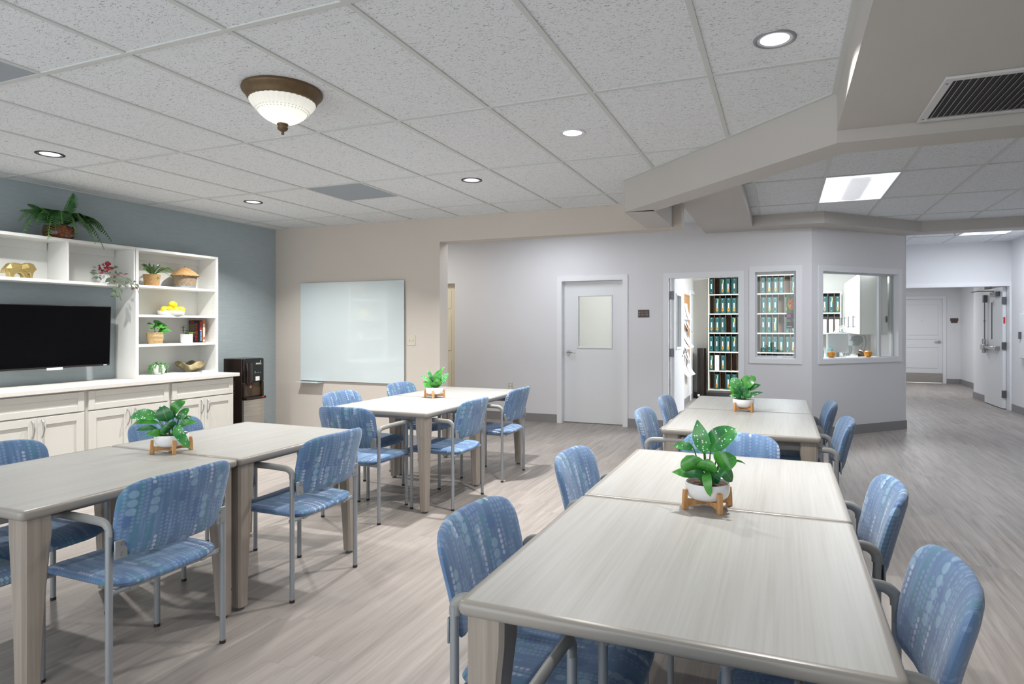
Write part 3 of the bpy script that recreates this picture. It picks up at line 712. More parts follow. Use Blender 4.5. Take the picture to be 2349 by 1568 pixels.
def planter(label, loc, rz, leaves, scale, stand_rot):
    """leaves: (base x,z, tip x,z, width, depth offset, material, kind) in metres, as seen from the front"""
    root = thing('potted_plant', label, 'plant', loc, rz, 'potted plants centred on the dining tables')
    Rb = .077
    b = MB(); prof = [(.001, .031), (.045, .031), (.060, .035), (.071, .045), (Rb, .062), (Rb, .089), (.0755, .0912), (.0735, .090), (.073, .082), (.073, .080)]
    b.lathe(prof, 40); pot = b.build('pot', 'white_ceramic', root, smooth=True, ang=50)
    MB().lathe([(.001, .086), (.03, .085), (.055, .083), (.0732, .081)], 24).build('soil', 'soil', root, smooth=True)
    st = MB()
    for k in range(4):
        a = stand_rot+k*pi/2; ca, sa = cos(a), sin(a); tx, ty = -sa, ca; rg = []
        for z, ri, ro in ((0, .075, .095), (.045, .0785, .093), (.069, .079, .0905)):
            rg.append([(ca*ri-tx*.0085, sa*ri-ty*.0085, z), (ca*ro-tx*.0085, sa*ro-ty*.0085, z), (ca*ro+tx*.0085, sa*ro+ty*.0085, z), (ca*ri+tx*.0085, sa*ri+ty*.0085, z)])
        st.loft(rg)
        st.loft([[(ca*r-tx*.0085, sa*r-ty*.0085, z0), (ca*r+tx*.0085, sa*r+ty*.0085, z0), (ca*r+tx*.0085, sa*r+ty*.0085, z1), (ca*r-tx*.0085, sa*r-ty*.0085, z1)] for r, z0, z1 in ((.004, .014, .030), (.045, .014, .030), (.078, .012, .036))])
    st.build('plant_stand', 'stand_wood', root, bevel=.002)
    stem = MB(); groups = {}
    for (bx, bz, tx, tz, w, dy, m, kind, ar) in leaves:
        mb = groups.setdefault(m, MB())
        b0 = (bx, dy*.55, bz); t0 = (tx, dy, tz)
        leaf(mb, b0, t0, w*1.1, ar, (random.uniform(-.3, .3), -.9, .4), kind)
        sx = max(-.04, min(.04, bx*.35)); stem.tube([(sx, dy*.2, .08), (sx*.5+bx*.5, dy*.35, .08+(bz-.08)*.6), b0], .0024, 6)
    for m, mb in groups.items():
        o = mb.build('leaves', m, root, smooth=True, ang=180)
    stem.build('stems', 'stem_green', root, smooth=True)
    return root

def table_plants():
    def conv(l, cx, cy, k):   # sketch coordinates -> metres above the table top
        return [((bx-cx)/k, .084+(cy-by)/k, (tx-cx)/k, .084+(cy-ty)/k, w/k, dy, m, kd, ar) for bx, by, tx, ty, w, dy, m, kd, ar in l]
    G, S, D = 'leaf_green', 'leaf_spotted', 'leaf_dark'
    A = conv([(570, 590, 450, 30, 230, .01, S, 'lance', .012), (640, 560, 1010, 110, 330, .03, S, 'heart', .02), (775, 735, 1035, 470, 300, -.035, G, 'heart', .02), (500, 820, 330, 505, 330, -.04, G, 'heart', .02),
              (630, 840, 655, 545, 270, -.05, G, 'heart', .015), (400, 560, 55, 450, 130, .03, S, 'lance', .02), (460, 930, 90, 745, 150, -.02, G, 'lance', .03), (610, 905, 285, 765, 120, -.06, D, 'lance', .02),
              (790, 740, 965, 870, 190, .0, D, 'heart', .02), (625, 830, 700, 1040, 130, -.075, G, 'heart', .02), (940, 690, 1135, 702, 30, .05, G, 'lance', .01), (530, 600, 520, 300, 120, .06, D, 'heart', .01),
              (690, 1000, 790, 780, 180, -.02, D, 'heart', .01), (760, 520, 470, 560, 130, .07, S, 'lance', .02)], 605, 1030, 4244)
    planter('tall spotted plant in white bowl on wooden legs at the seam of the foreground table', (-.245, 2.225, .74), R(-3), A, 1, R(38))
    B = conv([(1120, 200, 1060, 85, 100, -.01, S, 'heart', .01), (1150, 190, 1262, 65, 110, 0, G, 'heart', .015), (1170, 215, 1310, 143, 62, .02, S, 'lance', .012), (1180, 270, 1330, 208, 36, .0, D, 'lance', .012),
              (1120, 240, 1025, 165, 66, .0, G, 'lance', .015), (1110, 262, 1035, 252, 42, -.02, G, 'lance', .01), (1150, 260, 1070, 165, 60, -.03, D, 'lance', .012), (1165, 250, 1175, 150, 70, -.03, D, 'heart', .01),
              (1170, 280, 1215, 190, 60, -.03, S, 'lance', .01), (1150, 240, 1120, 110, 80, .03, D, 'heart', .01), (1185, 280, 1290, 225, 40, -.03, D, 'lance', .01), (1140, 290, 1075, 230, 40, -.04, D, 'lance', .01)], 1160, 300, 1215)
    planter('small bushy plant in white bowl on the table before the binder office', (-.27, 4.85, .74), R(2), B, 1, R(45))
    Cc = conv([(1225, 190, 1295, 62, 30, .03, G, 'lance', .02), (1195, 225, 1100, 138, 30, .0, S, 'lance', .02), (1200, 245, 1122, 195, 66, -.02, G, 'lance', .01), (1245, 230, 1335, 122, 62, .0, S, 'lance', .012),
               (1215, 220, 1262, 100, 62, .0, G, 'heart', .012), (1200, 200, 1150, 88, 30, .03, S, 'lance', .02), (1245, 250, 1235, 165, 62, -.03, G, 'heart', .01), (1222, 255, 1222, 195, 60, -.04, G, 'heart', .01),
               (1200, 250, 1160, 160, 60, .01, D, 'heart', .01), (1215, 250, 1190, 150, 40, .03, S, 'lance', .01), (1190, 255, 1150, 215, 40, -.02, D, 'lance', .01)], 1215, 258, 923)
    planter('small upright plant in white bowl on the glass board table', (-2.89, 4.765, .74), R(20), Cc, 1, R(2))
    Dd = conv([(590, 640, 35, 430, 230, .0, S, 'heart', .035), (590, 770, 20, 655, 130, .03, G, 'lance', .03), (590, 890, 150, 820, 130, .0, D, 'lance', .02), (830, 720, 735, 300, 330, -.02, D, 'heart', .015), (925, 560, 1170, 165, 240, .0, G, 'heart', .02),
               (1010, 720, 1190, 400, 170, .03, S, 'heart', .01), (1070, 830, 1455, 645, 150, -.01, G, 'lance', .02), (950, 870, 800, 690, 330, -.055, D, 'heart', .015), (760, 1010, 445, 800, 170, -.06, G, 'lance', .03),
               (1000, 855, 1355, 1065, 220, -.05, S, 'heart', .05), (1080, 760, 1215, 600, 110, .05, D, 'heart', .01), (900, 680, 790, 450, 170, .02, D, 'heart', .01), (850, 960, 620, 860, 140, -.03, G, 'lance', .02), (700, 560, 560, 350, 130, .06, D, 'heart', .01),
               (1000, 700, 1010, 560, 120, .03, S, 'heart', .01)], 890, 1040, 4457)
    planter('wide bushy plant in white bowl on the left table before the cabinets', (-2.878, 2.215, .74), R(32), Dd, 1, R(27))
table_plants()

# ------------------------------------------------------------------ built-in cabinets along the blue wall
FX = -5.50
def shaker(mb, x, y0, y1, z0, z1, fw=.062, t=.02, rec=.009):
    """shaker front facing +x with its face at x"""
    mb.box(x-t, x, y0, y0+fw, z0, z1); mb.box(x-t, x, y1-fw, y1, z0, z1); mb.box(x-t, x, y0+fw, y1-fw, z0, z0+fw); mb.box(x-t, x, y0+fw, y1-fw, z1-fw, z1)
    mb.box(x-t, x-rec, y0+fw, y1-fw, z0+fw, z1-fw)
def cabinets():
    names = ['white base cabinet under the television, leftmost at the picture edge', 'white base cabinet in the middle of the row, behind the left table plant', 'white base cabinet at the right end of the row beside the water cooler']
    for (v0, v1), lab in zip(((2.705, 3.451), (3.451, 4.222), (4.222, 4.968)), names):
        o = thing('base_cabinet', lab, 'cabinet', (0, v0, 0), 0, 'white base cabinets along the blue wall'); W = v1-v0
        b = MB(); b.box(UB+.002, FX-.021, 0, W, .09, .835); b.box(UB+.002, FX-.075, 0, W, 0, .09); b.build('body', 'cabinet_paint', o)
        a, c = .018, W-.018
        b = MB(); shaker(b, FX, a, c, .66, .822, .05); b.build('drawer', 'cabinet_paint', o, bevel=.0015)
        m = W/2
        for y0, y1, hy in ((a, m-.0015, m-.035), (m+.0015, c, m+.035)):
            b = MB(); shaker(b, FX, y0, y1, .10, .648); d = b.build('door', 'cabinet_paint', o, bevel=.0015)
            pts = [(FX-.001, hy, .49)]+[(FX+.008+.024*sin(pi*q/8), hy, .495+.128*q/8) for q in range(9)]+[(FX-.001, hy, .628)]
            b = MB(); b.tube(pts, .005, 8); b.build('handle', 'nickel', d, smooth=True)
    tag(MB().box(UB+.001, FX+.03, 2.66, 5.01, .836, .873).build('countertop', 'counter_top', bevel=.004), 'long pale countertop over the white base cabinets', 'countertop')
    # tower bookcase
    D0, D1 = UB+.003, -5.74; y0, y1 = 4.046, 4.967; zt = 2.13
    o = thing('tower_bookcase', 'tall white open bookcase with four shelves on the right of the cabinets', 'bookcase', ((D0+D1)/2, y0, .873)); dx = (D1-D0)/2; z = lambda q: q-.873
    for a, c in ((0, .03), (y1-y0-.03, y1-y0)):
        MB().box(-dx, dx, a, c, 0, z(zt)).build('side_panel', 'shelf_paint', o, bevel=.001)
    b = MB()
    for yy in (y1-y0-.0302,):
        for q in range(30):
            for xx in (-dx+.05, dx-.04):
                b.box(xx-.0025, xx+.0025, yy-.0006, yy, z(.98+q*.034)-.0025, z(.98+q*.034)+.0025)
    o2 = b.build('shelf_pin_holes', 'pin_hole', o)
    MB().box(-dx, -dx+.012, .03, y1-y0-.03, 0, z(zt)).build('back_panel', 'shelf_paint', o)
    MB().box(-dx+.012, -dx+.03, .03, y1-y0-.03, z(2.04), z(zt)-.025).build('top_rail', 'shelf_paint', o)
    MB().box(-dx, dx, .03, y1-y0-.03, z(zt)-.025, z(zt)).build('top_panel', 'shelf_paint', o, bevel=.001)
    for q in (1.775, 1.488, 1.20): MB().box(-dx+.012, dx-.004, .03, y1-y0-.03, z(q)-.024, z(q)).build('shelf', 'shelf_paint', o, bevel=.001)
    MB().box(-dx+.012, dx-.004, .03, y1-y0-.03, .001, .022).build('bottom_shelf', 'shelf_paint', o, bevel=.001)
    # bridge shelf over the television
    ya, yb = 2.24, 4.044
    o = thing('bridge_shelf', 'white open wall shelf bridging above the television', 'shelf', ((D0+D1)/2, ya, 1.745)); z = lambda q: q-1.745
    MB().box(-dx, dx, 0, yb-ya, 0, .025).build('bottom_panel', 'shelf_paint', o, bevel=.001)
    MB().box(-dx, dx, 0, yb-ya, z(zt)-.025, z(zt)).build('top_panel', 'shelf_paint', o, bevel=.001)
    MB().box(-dx, -dx+.012, 0, yb-ya, .025, z(zt)-.025).build('back_panel', 'shelf_paint', o)
    for a, c in ((2.84, 3.43), (3.455, 4.02), (2.26, 2.82)):
        MB().box(-dx+.012, -dx+.03, a-ya, c-ya, z(2.04), z(zt)-.025).build('top_rail', 'shelf_paint', o)
    for yy in (2.24, 2.835, 3.443, 4.026): MB().box(-dx+.012, dx, yy-ya, yy+.014-ya, .025, z(zt)-.025).build('divider', 'shelf_paint', o, bevel=.001)
cabinets()

def television():
    o = thing('television', 'black flat-screen television on the wall between the shelves', 'television', (-5.86, 3.40, 1.285)); hw, hh = .482, .275
    b = MB(); b.box(-.04, .012, -hw, hw, -hh, hh); b.build('housing', 'bezel', o, bevel=.004)
    MB().box(.012, .0145, -hw+.008, hw-.008, -hh+.018, hh-.008).build('screen', 'screen_black', o)
    MB().box(.012, .016, -.05, .075, -hh-.012, -hh+.008).build('label_strip', 'label_white', o)
    MB().box(.012, .0148, hw-.06, hw-.03, -hh+.004, -hh+.012).build('maker_mark', 'vent_white', o)
    MB().box(-.165, -.04, -.12, .12, -.12, .12).build('wall_mount', 'black_plastic', o)
    o.rotation_euler = (0, R(2.2), 0)
television()

def cooler():
    o = thing('water_cooler', 'black bottom-loading water cooler with steel door between cabinets and corner', 'water cooler', (-5.775, 5.345, 0)); hx, hy = .155, .145
    b = MB(); b.box(-hx, hx-.03, -hy, hy, .01, 1.008); b.box(hx-.03, hx, -hy, -hy+.022, .57, .74); b.box(hx-.03, hx, hy-.03, hy, .57, .74)
    b.build('body', 'dark_brown_plastic', o, bevel=.008)
    MB().box(hx-.03, hx+.002, -hy+.004, hy, .738, 1.008).build('control_panel', 'black_plastic', o, bevel=.014, seg=3)
    MB().box(hx-.034, hx-.026, -hy+.022, hy-.03, .58, .738).build('dispenser_bay', 'brown_recess', o)
    b = MB(); b.tube([(hx+.006, -.075, .96), (hx+.012, -.075, .84), (hx+.008, -.075, .735)], .034, 16, sc=(1.15, .6)); b.build('spout_housing', 'dark_brown_plastic', o, smooth=True)
    b = MB(); b.cyl((hx, -.075, .705), .012, .03, 10); b.cyl((hx, -.035, .715), .008, .02, 8); b.build('spout', 'black_plastic', o, smooth=True)
    MB().box(hx-.03, hx+.035, -hy+.01, hy, .545, .572).build('drip_tray', 'dark_brown_plastic', o, bevel=.005)
    b = MB(); b.loft([[(hx-.02, y, z), (hx+.006+.012*(1-(y/hy)**2), y, z)] for y, z in ((-hy, 0), (hy, 0))], cap=False) if False else None
    rg = []
    for z in (.03, .54):
        rg.append([(hx-.028, -hy, z)]+[(hx+.016*(1-(y/hy)**2), y, z) for y in [hy*(q/6-1) for q in range(13)]]+[(hx-.028, hy, z)])
    MB().loft(rg).build('lower_door', 'steel_brushed', o, smooth=True, ang=30)
    text('PRIMO', .027, 'maker_lettering', 'label_white', o, (hx+.0026, .062, .945), FACE_X)
    b = MB(); b.tube([(hx+.003, .088, .962), (hx+.003, .093, .975), (hx+.003, .088, .982)], .0018, 6); b.build('drop_logo', 'label_white', o)
    MB().box(hx+.002, hx+.0032, .018, .075, .752, .80).build('notice_label', 'label_white', o)
    b = MB()
    for q in range(4): b.cyl((hx+.002, .012+q*.026, .842), .0035, .0014, 8, axis='x')
    b.build('buttons', 'label_white', o)
    MB().cyl((hx+.002, .012, .856), .004, .0014, 8, axis='x').build('status_light', 'led_green', o)
    MB().box(hx+.034, hx+.036, .085, .098, .56, .57).build('red_light', 'led_red', o)
    MB().cyl((hx-.026, -.028, .685), .015, .003, 16, axis='x').build('round_sticker', 'pink', o)
    b = MB()
    for q in range(11): b.box(-.11, .02, -hy-.003, -hy+.001, .60+q*.014, .606+q*.014)
    b.build('side_vent', 'brown_recess', o)
cooler()

def wall_items():
    o = thing('mounted_whiteboard', 'large frosted glass marker board on the beige wall', 'whiteboard', (-4.842, VB-.02, 1.308))
    MB().box(-.762, .762, -.006, .0, -.604, .604).build('glass_panel', 'board_glass', o, bevel=.001)
    b = MB()
    for x in (-.7, .7):
        for zz in (-.54, .54): b.cyl((x, 0, zz), .012, .02, 10, axis='y')
    b.build('standoff', 'nickel', o, smooth=True)
    b = MB(); b.box(-.765, -.42, -.085, .018, -.625, -.616); b.box(-.765, -.42, -.088, -.083, -.625, -.610); b.build('marker_tray', 'board_glass', o)
    o = thing('light_switch', 'almond double light switch right of the glass board', 'light switch', (-3.998, VB, 1.214))
    MB().box(-.056, .056, -.006, 0, -.06, .06).build('cover_plate', 'plate_almond', o, bevel=.002)
    for x in (-.024, .024): MB().box(x-.006, x+.006, -.012, -.006, -.013, .013).build('toggle', 'plate_almond', o)
    o = thing('wall_outlet', 'small white wall outlet low on the corridor wall', 'outlet', (-3.72, VR, .49))
    MB().box(-.036, .036, -.006, 0, -.058, .058).build('cover_plate', 'plate_almond', o, bevel=.002)
    b = MB()
    for zz in (-.024, .024): b.box(-.014, .014, -.008, -.006, zz-.014, zz+.014)
    b.build('receptacle', 'label_white', o)
    o = thing('room_sign', 'brown room number sign between the two office doors', 'sign', (-1.746, VR, 1.548))
    MB().box(-.076, .076, -.008, 0, -.051, .051).build('sign_plate', 'sign_brown', o, bevel=.002)
    text('211 - 217', .026, 'lettering', 'sign_text', o, (.012, -.0085, .018), FACE_CAM)
    text('218 - 226', .026, 'lettering', 'sign_text', o, (.012, -.0085, -.016), FACE_CAM)
    b = MB()
    for zz, s in ((.017, -1), (-.017, 1)): b.add([(-.06+s*.007, -.0085, zz), (-.06-s*.006, -.0085, zz+.007), (-.06-s*.006, -.0085, zz-.007)], [(0, 1, 2)])
    b.build('arrow', 'label_white', o)
    o = thing('room_number_sign', 'small brown number plate beside the far panelled door', 'sign', (3.828, 17.3, 1.512))
    MB().box(-.08, .08, -.01, 0, -.01, .055).build('sign_plate', 'sign_brown', o); MB().box(-.065, .065, -.012, 0, -.055, -.01).build('name_strip', 'sign_brown', o)
    o = thing('wall_cabinet', 'white recessed cabinet edge on the far right wall', 'wall cabinet', (3.48, 11.42, 1.2))
    MB().box(-.05, 0, -.2, .2, -.32, .37).build('box', 'door_paint', o, bevel=.01); MB().box(-.075, -.05, .1, .16, -.02, .09).build('handle', 'dark_steel', o)
    o = thing('door_chime', 'small almond sounder high on the far side wall', 'sounder', (3.475, 13.2, 2.1)); MB().box(-.05, 0, -.04, .04, -.1, .1).build('box', 'plate_almond', o, bevel=.01)
    MB().cyl((-.1, 0, -.03), .035, .05, 14, axis='x').build('horn', 'plate_almond', o, smooth=True)
    for i, (u, lab) in enumerate(((2.98, 'small round ceiling detector above the far door, left one'), (3.25, 'small round ceiling detector above the far door, right one'))):
        tag(MB().lathe([(.001, -.05), (.03, -.05), (.045, -.03), (.06, -.012), (.065, 0)], 20).build('smoke_detector', 'vent_white', smooth=True, loc=(u, 15.2, 2.34)), lab, 'detector', 'round detectors in the far corridor')
    tag(MB().lathe([(.001, -.04), (.012, -.04), (.003, -.034), (.006, -.015), (.012, -.004), (.02, 0)], 14).build('sprinkler_head', 'nickel', smooth=True, loc=(2.42, 10.9, 2.77)), 'small sprinkler head on the far hall ceiling', 'sprinkler')
wall_items()

# ------------------------------------------------------------------ ceiling fittings
CANS = [(-4.91, 2.83, 'trim_dark', 'recessed ceiling downlight over the cabinets, left of the dome lamp', 1.0, 0),
        (-4.914, 4.663, 'trim_dark', 'recessed ceiling downlight near the corner above the water cooler', 1.1, 0),
        (-2.454, 4.645, 'trim_dark', 'recessed ceiling downlight right of the grey ceiling panel', 1.25, 0),
        (-1.254, 3.749, 'trim_white', 'white-rimmed recessed downlight in the middle of the ceiling', .75, 0),
        (-.03, 2.844, 'trim_ring', 'large recessed downlight near the right soffit, closest to the camera', .7, 0)]
def lamp(name, kind, loc, energy, color=(1, 1, 1), size=.1, rot=(0, 0, 0), spread=None, size_y=None, shape='DISK'):
    l = bpy.data.lights.new(name, kind); l.energy = energy; l.color = color
    if kind == 'AREA':
        l.shape = shape; l.size = size
        if size_y: l.size_y = size_y
        if spread: l.spread = spread
    elif kind == 'POINT': l.shadow_soft_size = size
    o = bpy.data.objects.new(name, l); COL.objects.link(o); o.location = loc; o.rotation_euler = rot; return o
def ceiling_fittings():
    for u, v, tm, lab, e, _ in CANS:
        o = thing('downlight', lab, 'ceiling light', (u, v, ZC), 0, 'recessed downlights in the tiled ceiling')
        MB().lathe([(.071, .004), (.073, -.003), (.080, -.006), (.088, -.004), (.090, .001)], 40).build('trim_ring', tm, o, smooth=True)
        MB().lathe([(.074, -.003), (.068, -.0015), (.060, -.001)], 36).build('reflector', 'can_cone', o, smooth=True)
        MB().lathe([(.001, -.0012), (.061, -.0012)], 36).build('lens', 'can_lens', o)
        lamp('downlight_lamp', 'AREA', (u, v, ZC-.006), CAN_W*e, CAN_C, .10, spread=R(130))
    # recess: openings are shallow cans set into the tiles
    o = thing('dome_ceiling_lamp', 'bronze ceiling lamp with ribbed glass bowl and finial', 'ceiling light', (-2.447, 2.515, ZC))
    MB().lathe([(.198, 0), (.201, -.012), (.197, -.022), (.186, -.03), (.178, -.045), (.170, -.058), (.160, -.062), (.152, -.058), (.148, -.045)], 64).build('pan', 'bronze_pan', o, smooth=True)
    def rib(r, z, a):
        k = .0075*abs(sin(18*a)) if (-.118 > z or z > -.104) and z < -.06 else 0.
        return (r+k if r > .02 else r, z)
    prof = [(.160, -.058), (.158, -.066), (.152, -.076), (.141, -.092), (.130, -.106), (.122, -.115), (.105, -.132), (.080, -.152), (.05, -.168), (.025, -.177)]
    MB().lathe(prof, 216, wave=rib).build('glass_bowl', 'lamp_glass', o, smooth=True, ang=70)
    b = MB()
    for q in range(44):
        a = 2*pi*q/44
        for rr, zz in ((.131, -.108), (.123, -.117)): b.ell((rr*cos(a), rr*sin(a), zz), .0045, .0045, .0035, 6, 5)
    b.build('bead_band', 'lamp_glass', o, smooth=True)
    MB().lathe([(.001, -.172), (.026, -.174), (.029, -.180), (.024, -.19), (.025, -.196), (.027, -.198), (.024, -.207), (.012, -.216), (.006, -.218), (.005, -.222), (.008, -.226), (.007, -.232), (.001, -.235)], 24).build('finial', 'bronze_pan', o, smooth=True)
    lamp('dome_bulb', 'POINT', (-2.447, 2.515, ZC-.085), .5, (1., .96, .88), .035)
    lamp('dome_glow', 'AREA', (-2.447, 2.515, ZC-.24), DOME_W, (1., .95, .86), .2)
    # return panels
    for (u0, u1, v0, v1, lab) in ((-3.978, -3.392, 4.362, 4.938, 'grey flat return panel in the ceiling beside the dome lamp'), (-3.978, -3.392, 1.33, 1.90, 'grey flat return panel at the left edge of the ceiling')):
        o = thing('return_panel', lab, 'ceiling panel', ((u0+u1)/2, (v0+v1)/2, ZC), 0, 'grey return panels in the ceiling'); hx, hy = (u1-u0)/2, (v1-v0)/2
        MB().box(-hx, hx, -hy, hy, -.004, .012).build('perforated_face', 'vent_grey', o)
        b = MB(); t = .012
        for a, c, d, e in ((-hx-t, hx+t, -hy-t, -hy), (-hx-t, hx+t, hy, hy+t), (-hx-t, -hx, -hy, hy), (hx, hx+t, -hy, hy)): b.box(a, c, d, e, -.0068, .012)
        b.build('frame', 'tbar', o)
    # louvred grille in the lowered soffit
    o = thing('louvred_grille', 'white louvred air grille in the lowered soffit at the right', 'air vent', (.95, 3.283, 2.41)); hx, hy = .32, .298
    b = MB(); t = .038
    for a, c, d, e in ((-hx, hx, -hy, -hy+t), (-hx, hx, hy-t, hy), (-hx, -hx+t, -hy+t, hy-t), (hx-t, hx, -hy+t, hy-t)): b.box(a, c, d, e, -.012, .0)
    b.build('frame', 'vent_white', o, bevel=.004)
    MB().box(-hx+t, hx-t, -hy+t, hy-t, -.001, .0).build('backing', 'vent_dark', o)
    n = 22
    for q in range(n):
        x = -hx+t+.012+(2*hx-2*t-.02)*q/(n-1); b = MB()
        b.add([(x+.006, -hy+t, -.0005), (x-.004, -hy+t, -.0125), (x-.0025, -hy+t, -.0125), (x+.0075, -hy+t, -.0005), (x+.006, hy-t, -.0005), (x-.004, hy-t, -.0125), (x-.0025, hy-t, -.0125), (x+.0075, hy-t, -.0005)],
              [(0, 1, 2, 3), (7, 6, 5, 4), (0, 4, 5, 1), (1, 5, 6, 2), (2, 6, 7, 3), (3, 7, 4, 0)]); b.build('slat', 'vent_white', o)
    b = MB()
    for y in (-.24, .24): b.cyl((-hx+.018, y, -.0125), .005, -.002, 8)
    b.build('screw', 'dark_steel', o)
    # troffers
    def troffer(u0, u1, v0, v1, z, lab, w):
        o = thing('troffer_light', lab, 'ceiling light', ((u0+u1)/2, (v0+v1)/2, z), 0, 'rectangular recessed troffer lights'); hx, hy = (u1-u0)/2, (v1-v0)/2
        b = MB(); t = .014
        for a, c, d, e in ((-hx, hx, -hy, -hy+t), (-hx, hx, hy-t, hy), (-hx, -hx+t, -hy+t, hy-t), (hx-t, hx, -hy+t, hy-t)): b.box(a, c, d, e, -.009, 0.)
        b.build('frame', 'troffer_white', o)
        rg = []
        for y in (-hy+t, hy-t): rg.append([(x*hx, y, zz) for x, zz in ((-.96, -.007), (-.7, -.002), (-.38, -.001), (.38, -.001), (.7, -.002), (.96, -.007))])
        MB().loft(rg, cap=False, closed=False).build('reflector', 'troffer_white', o)
        for x0, x1 in ((-.68, -.36), (.36, .68)): MB().box(x0*hx, x1*hx, -hy+.09, hy-.09, -.0035, -.0025).build('lamp_panel', 'lamp_panel', o)
        rg = []
        for y in (-hy+.10, -hy+.12, -hy+.16, hy-.16, hy-.12, hy-.10):
            k = {0: .05, 1: .6, 2: 1.}[min(2, [-hy+.10, -hy+.12, -hy+.16].index(y))] if y < 0 else {0: 1., 1: .6, 2: .05}[[hy-.16, hy-.12, hy-.10].index(y)]
            rg.append([(hx*.33*cos(a)*(.6+.4*k), y, -.002-.032*sin(a)*k) for a in [pi*q/10 for q in range(11)]])
        MB().loft(rg, cap=False, closed=False).build('diffuser', 'troffer_basket', o, smooth=True)
        lamp('troffer_lamp', 'AREA', ((u0+u1)/2, (v0+v1)/2, z-.05), w, (.88, .93, 1.), hx*1.8, size_y=hy*1.8, shape='RECTANGLE')
        return o
    troffer(.372, .958, 6.112, 7.308, ZU, 'bright rectangular troffer light in the raised hall ceiling', TROF_W)
    troffer(2.52, 3.11, 10.3, 11.1, 2.77, 'rectangular troffer light in the far hall ceiling', FAR_W)
    troffer(-3.2, -2.6, 6.45, 7.65, ZU, 'rectangular troffer light in the side corridor behind the header', COR_W)
    troffer(.0, .6, 9.6, 10.8, ZU-.062, 'rectangular troffer light in the office ceiling', OFF_W)
CAN_W, CAN_C, DOME_W, TROF_W, FAR_W, COR_W, OFF_W = 37., (1., .975, .945), 12., 26., 30., 17., 150.
ceiling_fittings()
lamp('pantry_lamp', 'AREA', (-2.5, 9.2, 2.6), 16, (.98, .99, 1.), .5, shape='SQUARE')
lamp('corridor_lamp', 'AREA', (-5.2, 7.2, 2.7), 16, (1., .96, .88), .4, shape='SQUARE')
lamp('far_corridor_lamp', 'AREA', (2.4, 15.2, 2.33), 42, (.95, .97, 1.), .5, shape='SQUARE')

# ------------------------------------------------------------------ things on the shelves
def frond(mb, b, t, arch, w, n=16, side_tilt=.3, mi=0):
    b, t = Vector(b), Vector(t); d = t-b; L = d.length
    def P(s): return b+d*s+Vector((0, 0, arch*4*s*(1-s)))
    vs, fs, uv = [], [], []
    for j in range(1, n+1):
        s = .08+.92*j/n; p = P(s); dn = (P(min(1, s+.02))-P(s-.02)).normalized()
        sd = dn.cross(Vector((0, 0, 1)))
        if sd.length < .1: sd = dn.cross(Vector((1, 0, 0)))
        sd.normalize(); up = sd.cross(dn)
        wd = w*(sin(pi*(s*.86+.12))**.7); lw = L/n*.5
        for k in (-1, 1):
            tip = p+sd*(k*wd)+dn*(wd*.35)-up*(side_tilt*wd); o = len(vs)
            vs += [tuple(p-dn*lw), tuple((p+tip)/2-dn*lw*.7), tuple(tip), tuple((p+tip)/2+dn*lw*.7), tuple(p+dn*lw)]
            uv += [(s, .1), (s, .5*k), (s, k), (s, .5*k), (s, .1)]; fs.append((o, o+1, o+2, o+3, o+4))
    mb.add(vs, fs, mi, uv); mb.tube([P(q/8) for q in range(9)], .0028, 5, mi)

